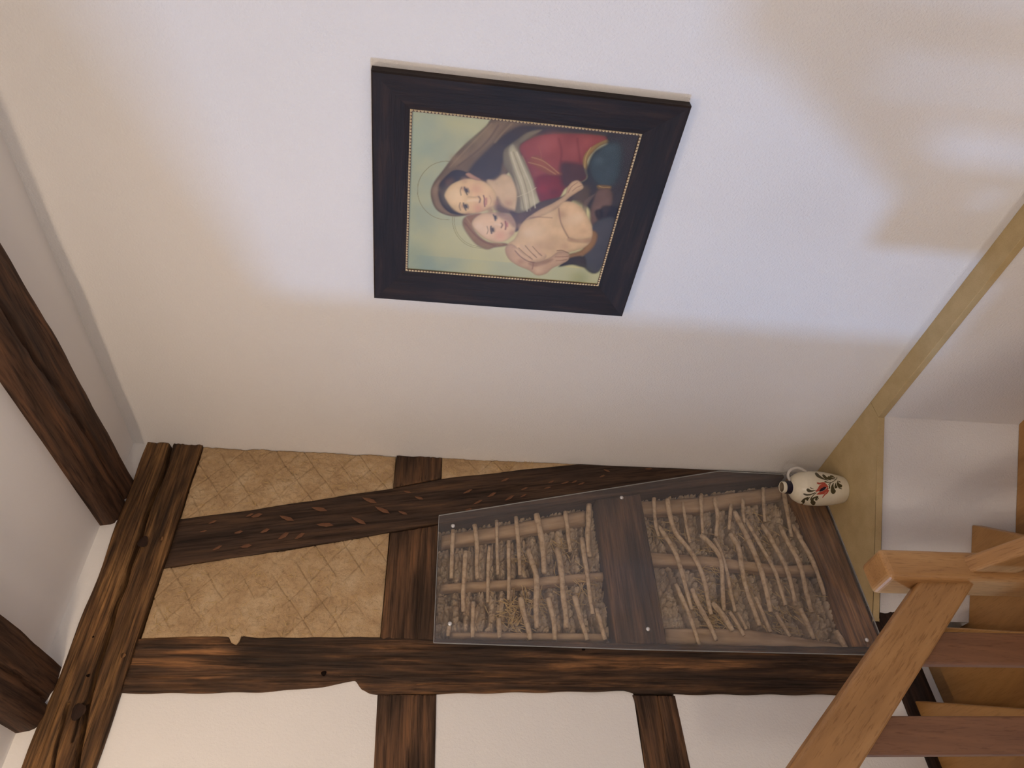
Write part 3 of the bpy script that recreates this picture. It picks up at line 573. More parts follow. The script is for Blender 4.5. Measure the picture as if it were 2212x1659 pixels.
# polished cut edge of the sheet
M_edge = glass('acrylic_cut_edge', .5, (.55, .56, .55), .2)
bm = bmesh.new()
for (p, q_) in zip(poly, poly[1:] + poly[:1]):
    d = Vector((q_[0] - p[0], 0, q_[1] - p[1])); n_ = Vector((d.z, 0, -d.x)).normalized() * .0009
    v = [bm.verts.new((p[0] + e * n_.x, y, p[1] + e * n_.z)) for e in (-1, 1) for y in (.0103, .0147)] + [bm.verts.new((q_[0] + e * n_.x, y, q_[1] + e * n_.z)) for e in (-1, 1) for y in (.0103, .0147)]
    for f in ((0, 1, 5, 4), (1, 3, 7, 5), (3, 2, 6, 7), (2, 0, 4, 6)): bm.faces.new([v[i] for i in f])
bm_obj('cut_edge', bm, M_edge, cp)
sme = None
for (x, z) in ((.317, 1.518), (.684, 1.522), (.165, .865), (.690, .851), (.716, .061)):
    if sme is None:
        bm = bmesh.new(); r = lathe(bm, [(0, .0075), (.0022, .0075), (.004, .0055), (.0046, .002), (.0046, .0004)], 16); bm.faces.new(r[0][::-1]); bm.faces.new(r[-1])
        bm.transform(Matrix.Rotation(-math.pi / 2, 4, 'X'))
        so = bm_obj('screw', bm, M_screw, cp, smooth=True, M=Matrix.Translation((x, .0145, z))); sme = so.data
    else:
        so = bpy.data.objects.new('screw', sme); COL.objects.link(so); so.matrix_world = Matrix.Translation((x, .0145, z)); par(so, cp)

# ---------------------------------------------------------------- ceiling beams
def ceiling_beam(label, q0, q1, L, seed):
    """q0: x range of the underside at the timber wall, q1: at distance L"""
    o = None; nu, prof = 120, []
    t = thing('ceiling_beam', label, 'beam', ((q0[0] + q0[1]) / 2, .0, 2.67))
    V = []; F = []
    c0 = (q0[0] + q0[1]) / 2; c1 = (q1[0] + q1[1]) / 2; ang = math.atan2(c1 - c0, L)
    X = Vector((math.sin(ang), math.cos(ang), 0)); Y = Vector((math.cos(ang), -math.sin(ang), 0)); Z = Vector((0, 0, -1)); Y = Z.cross(X)
    n = 34
    LL = L / math.cos(ang)
    rows = []
    for i in range(nu + 1):
        u = i / nu; w = (q0[1] - q0[0]) * (1 - u) + (q1[1] - q1[0]) * u
        w += .004 * float(vn(u * 14, 0.5, seed)) ; row = []
        # section: +s side faces the camera side; z measured downward from 2.80
        sec = []
        for j in range(n + 1):
            s = j / n
            if s < .16: k = s / .16; sec.append((-w / 2 - .003 * (1 - k), -.002 + .140 * k))
            elif s > .84: k = (s - .84) / .16; sec.append((w / 2 + .012 * k - .012 * (1 - k), .126 - .128 * k))
            else:
                k = (s - .16) / .68; xx = -w / 2 + k * (w - .012); sec.append((xx, .138 - .012 * max(0, k - .86) / .14))
        for (a, b) in sec: row.append((u * LL, a, b))
        rows.append(row)
    R = np.array(rows)
    wob = .004 * fbm(R[..., 0] * 5, R[..., 1] * 22, seed) + .0016 * vn(R[..., 0] * 9, R[..., 1] * 110, seed + 2)
    wob = wob * (R[..., 2] > .02)
    cl = np.abs(R[..., 1] - .006 - .020 * vn(R[..., 0] * 3.0, 0 * R[..., 0], seed + 5) - .005 * vn(R[..., 0] * 22, 0 * R[..., 0], seed + 6))
    crk = -.014 * np.exp(-(cl / .004) ** 2) * (R[..., 2] > .1)
    R[..., 2] += wob + crk
    n1 = n + 1; V = R.reshape(-1, 3).tolist()
    for i in range(nu):
        for j in range(n): F.append((i * n1 + j, i * n1 + j + 1, (i + 1) * n1 + j + 1, (i + 1) * n1 + j))
    F.append(tuple(range(n1))); F.append(tuple(nu * n1 + j for j in range(n1))[::-1])
    M = Matrix((X, Y, Z)).transposed().to_4x4(); M.translation = Vector((c0, -.0, 2.80)) - X * .08
    o = mesh_obj('timber', V, F, M_beam, t, smooth=True, M=M)
    bm = bmesh.new(); bm.from_mesh(o.data); bmesh.ops.recalc_face_normals(bm, faces=bm.faces[:]); bm.to_mesh(o.data); bm.free()
    return t
ceiling_beam('dark ceiling beam with a long crack nearest the white picture wall', (.168, .358), (.470, .665), 4.2, 3)
ceiling_beam('dark ceiling beam further from the picture wall, beside the cracked one', (.826, 1.016), (1.12, 1.31), 4.2, 8)

# ceiling lamp (just outside the picture): the warm light comes from it
cl = thing('ceiling_lamp', 'small ceiling lamp hanging between the two dark beams', 'lamp', (LAMP[0], LAMP[1], CEIL))
bm = bmesh.new(); r = lathe(bm, [(0, .05), (-.015, .05), (-.03, .02), (-.12, .012), (-.15, .012)], 24); bm.faces.new(r[-1]); 
bm_obj('canopy', bm, M_white, cl, smooth=True, M=Matrix.Translation((LAMP[0], LAMP[1], CEIL)))

# ---------------------------------------------------------------- ledges
bm = bmesh.new(); prism(bm, [(.0, .4715), (.0735, .4715), (.0735, 2.6), (.0, 2.6)], -.026, 0, .0015)
tag(bm_obj('wall_shelf', bm, M_shelf, M=Matrix.Identity(4)), 'narrow beige board ledge running along the foot of the picture wall', 'shelf')
bm = bmesh.new(); prism(bm, [(.0005, .4705), (.0735, .4705), (.078, .467), (.640, -.0005), (.632, -.0005), (.0005, -.0005)][:4] + [(.634, .0055), (.0005, .0055)], -.026, 0, .001)
tag(bm_obj('corner_shelf', bm, M_shelf), 'triangular beige corner board on which the painted jug stands', 'shelf')

# ---------------------------------------------------------------- jug
JP = [[0,0.0505],[0.004,0.0525],[0.02,0.056],[0.06,0.0635],[0.106,0.0675],[0.15,0.0665],[0.18,0.06],[0.2,0.049],[0.212,0.034],[0.2165,0.0245],[0.238,0.0215],[0.2405,0.0225],[0.252,0.0215]]
JX, JY = .16, .127
jug = thing('jug', 'cream stoneware jug with painted red tulip and olive leaves standing on the corner shelf', 'jug', (JX, JY, .0005))
pz = np.array([p[0] for p in JP]); prr = np.array([p[1] for p in JP])
bm = bmesh.new()
prof = [(z, r) for z, r in JP] 
dense = []
for (z0, r0), (z1, r1) in zip(JP[:-1], JP[1:]):
    for k in range(4): dense.append((z0 + (z1 - z0) * k / 4, r0 + (r1 - r0) * k / 4))
dense.append(JP[-1])
D = np.array(dense)
for _ in range(2):
    sm = D.copy(); sm[1:-1, 1] = (D[:-2, 1] + 2 * D[1:-1, 1] + D[2:, 1]) / 4; sm[(D[:, 0] > .213) | (D[:, 0] < .006)] = D[(D[:, 0] > .213) | (D[:, 0] < .006)]; D = sm
prof = [tuple(p) for p in D] + [(.2525, .0195), (.2515, .0186), (.24, .0180), (.19, .0178)]
r = lathe(bm, prof, 56); bm.faces.new(r[0][::-1]); bm.faces.new(r[-1])
bm_obj('body', bm, M_jug, jug, smooth=True, M=Matrix.Translation((JX, JY, .0005)))
bm = bmesh.new(); zz_ = [.2165, .2185]
nb = []
for k in range(6): nb += [(.2168 + k * .0036, .0246 - k * .0003), (.2186 + k * .0036, .0258 - k * .0003)]
nb += [(.2386, .0235), (.2388, .0205)]
r = lathe(bm, nb, 40); bm_obj('neck_band', bm, M_navy, jug, smooth=True, M=Matrix.Translation((JX, JY, .0005)))['label'] = 'ribbed black neck band'
bm = bmesh.new(); r = lathe(bm, [(.2512, .0182), (.2495, .0172), (.236, .0168), (.236, .0005)], 30); bm_obj('opening', bm, M_inside, jug, True, M=Matrix.Translation((JX, JY, .0005)))
dr_ = lambda th, r, z: (JX + r * math.cos(th), JY + r * math.sin(th), z)
HT = math.radians(135)
tube('handle', [dr_(HT, .026, .219), dr_(HT, .045, .232), dr_(HT, .066, .226), dr_(HT, .078, .205), dr_(HT, .078, .185), dr_(HT, .070, .166), dr_(HT, .062, .152)], .0052, M_handle, jug, 10, 0, 0, label='pale grey glazed loop handle')
def rad_at(z): return float(np.interp(z, D[:, 0], D[:, 1]))
def painted(name, strokes, mat, lift, label):
    V = []; F = []
    for st in strokes:
        b = len(V)
        for (ta, za_), (tb, zb1) in st:
            for k in (0, .5, 1):
                th = ta + (tb - ta) * k; z = za_ + (zb1 - za_) * k; r = rad_at(z) + lift
                V.append((r * math.cos(th), r * math.sin(th), z))
        for i in range(len(st) - 1):
            for k in (0, 1): F.append((b + i * 3 + k, b + i * 3 + k + 1, b + i * 3 + k + 4, b + i * 3 + k + 3))
    o = mesh_obj(name, V, F, mat, jug, smooth=True, M=Matrix.Translation((JX, JY, .0005)))
    bm = bmesh.new(); bm.from_mesh(o.data); bmesh.ops.recalc_face_normals(bm, faces=bm.faces[:]); bm.to_mesh(o.data); bm.free()
    o['label'] = label; return o
painted('painted_leaves', [[[[2.0087,0.1328],[2.1442,0.1236]],[[1.8383,0.136],[2.0447,0.1206]],[[1.7257,0.1349],[1.9286,0.12]],[[1.6366,0.1309],[1.827,0.119]],[[1.5832,0.124],[1.7309,0.1157]],[[1.5342,0.1173],[1.6419,0.1117]],[[1.4994,0.1097],[1.5781,0.1062]],[[1.4775,0.1016],[1.5309,0.0992]],[[1.4607,0.0931],[1.484,0.0921]]],[[[1.855,0.1076],[1.9516,0.1005]],[[1.7291,0.1092],[1.8933,0.0964]],[[1.6384,0.1077],[1.8081,0.0949]],[[1.5712,0.1038],[1.7365,0.0935]],[[1.5444,0.0978],[1.68,0.0906]],[[1.5232,0.0921],[1.623,0.087]],[[1.5106,0.0875],[1.586,0.084]],[[1.506,0.0835],[1.5549,0.0813]],[[1.5,0.0796],[1.5252,0.0785]]],[[[1.681,0.0911],[1.7904,0.0852]],[[1.6113,0.0911],[1.8231,0.0798]],[[1.5797,0.0891],[1.8075,0.0769]],[[1.5673,0.0859],[1.7712,0.0751]],[[1.5591,0.0816],[1.7282,0.0747]],[[1.5731,0.0755],[1.7091,0.0709]],[[1.5847,0.0701],[1.6925,0.0664]],[[1.5983,0.0646],[1.6733,0.0621]],[[1.6122,0.059],[1.6606,0.0573]]],[[[1.7945,0.0768],[1.892,0.0728]],[[1.7461,0.0755],[1.9415,0.0675]],[[1.7329,0.0728],[1.9446,0.0642]],[[1.7349,0.0695],[1.9293,0.0617]],[[1.7491,0.0663],[1.9015,0.0591]],[[1.7397,0.0638],[1.8524,0.0578]],[[1.7251,0.0611],[1.8107,0.0565]],[[1.7128,0.0583],[1.7739,0.055]],[[1.705,0.0552],[1.7367,0.0535]]],[[[1.9189,0.0422],[1.9244,0.0406]],[[1.79,0.0477],[1.7941,0.0448]],[[1.6996,0.051],[1.6766,0.0491]],[[1.5842,0.06],[1.5504,0.0587]],[[1.4887,0.0677],[1.453,0.0669]],[[1.4292,0.0752],[1.3938,0.0746]],[[1.3714,0.0826],[1.3396,0.0818]],[[1.2967,0.0903],[1.2696,0.0892]],[[1.2275,0.0976],[1.2015,0.0965]]],[[[1.3812,0.1108],[1.411,0.1097]],[[1.354,0.109],[1.4131,0.1067]],[[1.3389,0.1067],[1.4061,0.1039]],[[1.3307,0.1039],[1.393,0.1015]],[[1.3242,0.1007],[1.3794,0.0993]],[[1.3336,0.0959],[1.3806,0.0951]],[[1.3416,0.0914],[1.3832,0.0906]],[[1.351,0.0868],[1.3858,0.0861]],[[1.3606,0.0821],[1.3869,0.0817]]],[[[1.2053,0.0343],[1.1053,0.0383]],[[1.2798,0.0364],[1.0816,0.0446]],[[1.3073,0.0399],[1.0995,0.0498]],[[1.3155,0.0424],[1.151,0.0545]],[[1.3338,0.045],[1.2232,0.0559]],[[1.3583,0.0479],[1.2906,0.0567]],[[1.4006,0.049],[1.3694,0.0557]],[[1.4626,0.0494],[1.4461,0.0536]],[[1.5309,0.0495],[1.5244,0.0512]]],[[[1.4691,0.0378],[1.4343,0.0393]],[[1.4923,0.0386],[1.425,0.0416]],[[1.5016,0.04],[1.4292,0.0432]],[[1.506,0.0417],[1.438,0.0447]],[[1.5073,0.0433],[1.4499,0.0462]],[[1.5143,0.0447],[1.4683,0.0473]],[[1.5232,0.0461],[1.4846,0.0484]],[[1.534,0.0475],[1.5008,0.0494]],[[1.5427,0.049],[1.5169,0.0505]]],[[[1.0177,0.0369],[0.9862,0.0377]],[[1.0502,0.041],[0.9887,0.0427]],[[1.0682,0.0452],[1.0046,0.0477]],[[1.0935,0.0487],[1.045,0.0523]],[[1.1517,0.0517],[1.1163,0.0554]],[[1.211,0.0549],[1.1859,0.0581]],[[1.2735,0.056],[1.2585,0.0589]],[[1.3409,0.0562],[1.3308,0.0585]],[[1.4135,0.0561],[1.4044,0.0579]]],[[[1.0555,0.0599],[1.017,0.0659]],[[1.1058,0.0576],[1.028,0.0697]],[[1.1401,0.0577],[1.0543,0.071]],[[1.1665,0.0591],[1.0877,0.0712]],[[1.1729,0.0608],[1.1408,0.071]],[[1.2099,0.0616],[1.2021,0.0693]],[[1.2592,0.0619],[1.2532,0.0676]],[[1.3095,0.0622],[1.3056,0.0659]],[[1.361,0.0623],[1.3595,0.0641]]],[[[0.8084,0.0659],[0.697,0.0717]],[[0.9005,0.0662],[0.6822,0.0782]],[[0.928,0.0675],[0.7309,0.0839]],[[0.9316,0.069],[0.8458,0.0883]],[[1.0087,0.0717],[0.972,0.0875]],[[1.0972,0.0742],[1.0876,0.086]],[[1.1706,0.0744],[1.1898,0.0824]],[[1.2541,0.0732],[1.2717,0.0778]],[[1.3456,0.0714],[1.3524,0.073]]],[[[0.9848,0.0911],[0.9792,0.0936]],[[1.0211,0.0901],[1.0097,0.095]],[[1.0552,0.09],[1.0427,0.0953]],[[1.0885,0.0903],[1.0761,0.0954]],[[1.1134,0.0909],[1.1186,0.0949]],[[1.1625,0.0897],[1.1747,0.0927]],[[1.2173,0.0881],[1.2272,0.0905]],[[1.2734,0.0863],[1.2808,0.0882]],[[1.3309,0.0844],[1.3359,0.0858]]],[[[0.8632,0.1828],[0.938,0.1799]],[[0.787,0.1816],[0.9344,0.1754]],[[0.7386,0.1787],[0.9081,0.1729]],[[0.7104,0.1736],[0.8859,0.1714]],[[0.7263,0.1686],[0.8676,0.1685]],[[0.743,0.1642],[0.8482,0.165]],[[0.7756,0.1591],[0.8506,0.1602]],[[0.815,0.1539],[0.863,0.1546]],[[0.8519,0.1485],[0.8751,0.1488]]],[[[0.9894,0.1703],[1.0139,0.1696]],[[0.9651,0.169],[1.0135,0.1676]],[[0.9508,0.1676],[1.0033,0.166]],[[0.9401,0.1659],[0.9897,0.1644]],[[0.9313,0.1642],[0.9746,0.1631]],[[0.927,0.1624],[0.964,0.1617]],[[0.9224,0.1608],[0.9536,0.1602]],[[0.918,0.1592],[0.9434,0.1586]],[[0.9135,0.1574],[0.9333,0.1571]]],[[[0.5144,0.1906],[0.5765,0.1904]],[[0.4735,0.1868],[0.5922,0.1862]],[[0.4607,0.1827],[0.5841,0.1824]],[[0.4653,0.1776],[0.5809,0.1788]],[[0.4972,0.1721],[0.5917,0.1736]],[[0.5262,0.1666],[0.6022,0.1684]],[[0.5833,0.161],[0.6418,0.163]],[[0.6478,0.1553],[0.6938,0.1569]],[[0.7082,0.1495],[0.7445,0.1509]]],[[[0.1511,0.1595],[0.1594,0.1612]],[[0.2286,0.1589],[0.2437,0.1622]],[[0.3045,0.1588],[0.3252,0.1624]],[[0.3787,0.1583],[0.4063,0.1616]],[[0.4594,0.1566],[0.4876,0.1594]],[[0.5363,0.1547],[0.5644,0.1571]],[[0.6018,0.1519],[0.6305,0.1539]],[[0.6611,0.1485],[0.6886,0.1503]],[[0.7176,0.1447],[0.7426,0.1464]]],[[[-0.0788,0.175],[-0.3623,0.1693]],[[0.0353,0.1787],[-0.648,0.163]],[[0.0293,0.1775],[-0.5555,0.172]],[[-0.1212,0.1725],[-0.1826,0.1859]],[[-0.034,0.1749],[0.0054,0.1865]],[[0.0652,0.1774],[0.1431,0.1856]],[[0.1655,0.1768],[0.2639,0.1824]],[[0.275,0.1742],[0.3452,0.1777]],[[0.3759,0.1709],[0.4077,0.1725]]],[[[0.0882,0.169],[0.1114,0.1732]],[[0.1177,0.1672],[0.1654,0.1754]],[[0.1562,0.167],[0.2074,0.1759]],[[0.197,0.1674],[0.242,0.1754]],[[0.2214,0.1683],[0.293,0.1745]],[[0.2624,0.1678],[0.3306,0.1721]],[[0.3097,0.1669],[0.3633,0.1703]],[[0.3567,0.166],[0.3916,0.1682]],[[0.4013,0.165],[0.4215,0.1662]]],[[[0.0493,0.1355],[-0.1773,0.1305]],[[0.159,0.142],[-0.2935,0.132]],[[0.1821,0.145],[-0.2497,0.1402]],[[0.1332,0.1432],[-0.0304,0.1539]],[[0.194,0.1461],[0.1549,0.1577]],[[0.2569,0.1499],[0.3094,0.1591]],[[0.3281,0.1486],[0.4213,0.1541]],[[0.4178,0.1434],[0.4852,0.1468]],[[0.5062,0.1376],[0.5369,0.1391]]],[[[0.227,0.1345],[0.2041,0.1389]],[[0.2693,0.1333],[0.2287,0.1423]],[[0.3025,0.1339],[0.2582,0.1438]],[[0.3321,0.1353],[0.2934,0.1445]],[[0.3207,0.1366],[0.3657,0.1452]],[[0.3612,0.1368],[0.4196,0.1428]],[[0.4148,0.1364],[0.4584,0.1409]],[[0.4667,0.1359],[0.4955,0.1389]],[[0.517,0.1353],[0.5312,0.1368]]],[[[0.3351,0.1316],[0.3271,0.1331]],[[0.364,0.1316],[0.3483,0.1348]],[[0.39,0.1324],[0.3724,0.1357]],[[0.4128,0.1331],[0.398,0.1365]],[[0.4406,0.1343],[0.4184,0.1368]],[[0.4567,0.1355],[0.4291,0.1373]],[[0.4683,0.1365],[0.4458,0.1381]],[[0.48,0.1374],[0.461,0.1388]],[[0.4916,0.1383],[0.4762,0.1395]]]], M_green, .0006, 'painted olive green comma leaves')
painted('painted_petals', [[[[0.7944,0.1506],[0.7732,0.147]],[[0.958,0.1417],[0.8235,0.1332]],[[1.1286,0.135],[0.951,0.1263]],[[1.2595,0.1207],[1.0468,0.1155]],[[1.2581,0.1053],[1.0646,0.1078]],[[1.0956,0.0976],[1.0088,0.1024]]],[[[0.637,0.1447],[0.6098,0.1432]],[[0.7724,0.1341],[0.6194,0.1303]],[[0.832,0.1202],[0.6598,0.1142]],[[0.9727,0.1074],[0.8431,0.1023]],[[1.042,0.1023],[1.0126,0.0966]]],[[[1.2652,0.1436],[1.313,0.1419]],[[1.2247,0.1406],[1.3181,0.1374]],[[1.2025,0.1365],[1.3059,0.1338]],[[1.1982,0.1311],[1.3014,0.1306]],[[1.2257,0.125],[1.3197,0.1254]],[[1.2502,0.1198],[1.3408,0.1194]],[[1.2563,0.1159],[1.3432,0.1144]],[[1.2553,0.112],[1.3365,0.1102]],[[1.2538,0.108],[1.3292,0.1064]]],[[[0.4287,0.117],[0.4471,0.119]],[[0.4956,0.1139],[0.5309,0.1176]],[[0.5669,0.1114],[0.606,0.1153]],[[0.6231,0.1086],[0.672,0.1124]],[[0.659,0.1055],[0.7185,0.1093]],[[0.7011,0.1017],[0.7564,0.1065]],[[0.7636,0.0988],[0.8058,0.1047]],[[0.8294,0.0965],[0.8674,0.1028]],[[0.8924,0.0942],[0.9319,0.1007]]]], M_red, .0007, 'painted red tulip petals')
painted('painted_flower_heart', [[[[0.8053,0.1355],[0.7896,0.1338]],[[0.9694,0.1287],[0.8378,0.1219]],[[1.0734,0.1154],[0.9507,0.111]],[[1.0653,0.107],[1.0322,0.107]]]], M_navy, .0009, 'dark blue heart of the painted tulip')

# ---------------------------------------------------------------- framed picture
FO = [[0.8218,1.5128,1.0477,1.8186],[0.9259,1.4238,1.1456,1.728]]      # outer y0,y1,z0,z1 ; inner ; print
(oy0, oy1, oz0, oz1), (iy0, iy1, iz0, iz1) = FO
fp = thing('framed_picture', 'print of a veiled mother and child in a wide black frame on the white wall', 'picture', (.0, (oy0 + oy1) / 2, (oz0 + oz1) / 2))
O = [(oy0, oz0), (oy1, oz0), (oy1, oz1), (oy0, oz1)]; I = [(iy0, iz0), (iy1, iz0), (iy1, iz1), (iy0, iz1)]
SEC = [(0, .002), (0, .025), (.04, .028), (.12, .0276), (.86, .0172), (.93, .0157), (1.0, .0142), (1.0, .002)]   # share of width, height off the wall
for k in range(4):
    a0, a1 = Vector(O[k]), Vector(O[(k + 1) % 4]); b0, b1 = Vector(I[k]), Vector(I[(k + 1) % 4])
    X = Vector((0, (a1 - a0).x, (a1 - a0).y)).normalized(); Z = Vector((1, 0, 0)); Y = Z.cross(X)
    org = Vector((0, a0.x, a0.y)); V = []; F = []
    def loc(p, h):
        d = Vector((0, p.x, p.y)) - org; return (d.dot(X), d.dot(Y), h)
    nseg = 1
    for (f, h) in SEC: V.append(loc(a0.lerp(b0, f), h)); V.append(loc(a1.lerp(b1, f), h))
    m_ = len(SEC)
    for i in range(m_): j = (i + 1) % m_; F.append((2 * i, 2 * i + 1, 2 * j + 1, 2 * j))
    F.append(tuple(2 * i for i in range(m_))); F.append(tuple(2 * i + 1 for i in range(m_))[::-1])
    M = Matrix((X, Y, Z)).transposed().to_4x4(); M.translation = org
    o = mesh_obj('frame_bar', V, F, M_frame, fp, M=M)
    bm = bmesh.new(); bm.from_mesh(o.data); bmesh.ops.recalc_face_normals(bm, faces=bm.faces[:]); bm.to_mesh(o.data); bm.free()
# beaded gilt edging: slip + row of little scallops on each side
cyc = ((iy0 + iy1) / 2, (iz0 + iz1) / 2)
for k in range(4):
    p0, p1 = Vector(I[k]), Vector(I[(k + 1) % 4]); d = (p1 - p0); L = d.length; d.normalize(); nin = Vector((-d.y, d.x))
    if (Vector(cyc) - p0).dot(nin) < 0: nin = -nin
    bm = bmesh.new(); w = .0062
    q = [p0 + d * 0, p1, p1 - d * w + nin * w, p0 + d * w + nin * w]
    for (xl, xh) in ((.0115, .0141),):
        a = [bm.verts.new((xl, c.x, c.y)) for c in q]; b = [bm.verts.new((xh, c.x, c.y)) for c in q]
        bm.faces.new(a); bm.faces.new(b)
        for i in range(4): bm.faces.new((a[i], a[(i + 1) % 4], b[(i + 1) % 4], b[i]))
    sl = bm_obj('gilt_slip', bm, M_slip, fp)
    n = int(round(L / .0087)); V = []; F = []
    for i in range(n):
        c = p0 + d * (L * (i + .5) / n) ; r = .0037; b = len(V)
        V.append((.0170, c.x + nin.x * .0022, c.y + nin.y * .0022))
        for j in range(8):
            a = math.pi * j / 7; pt = c + d * (r * math.cos(a)) + nin * (.0002 + .0055 * math.sin(a)); V.append((.01425, pt.x, pt.y))
        for j in range(8): F.append((b, b + 1 + j, b + 1 + (j + 1) % 8))
    o = mesh_obj('bead_row', V, F, M_bead, sl, kind='stuff')
    bm = bmesh.new(); bm.from_mesh(o.data); bmesh.ops.recalc_face_normals(bm, faces=bm.faces[:]); bm.to_mesh(o.data); bm.free()
    o['label'] = 'pale gold scalloped beading'
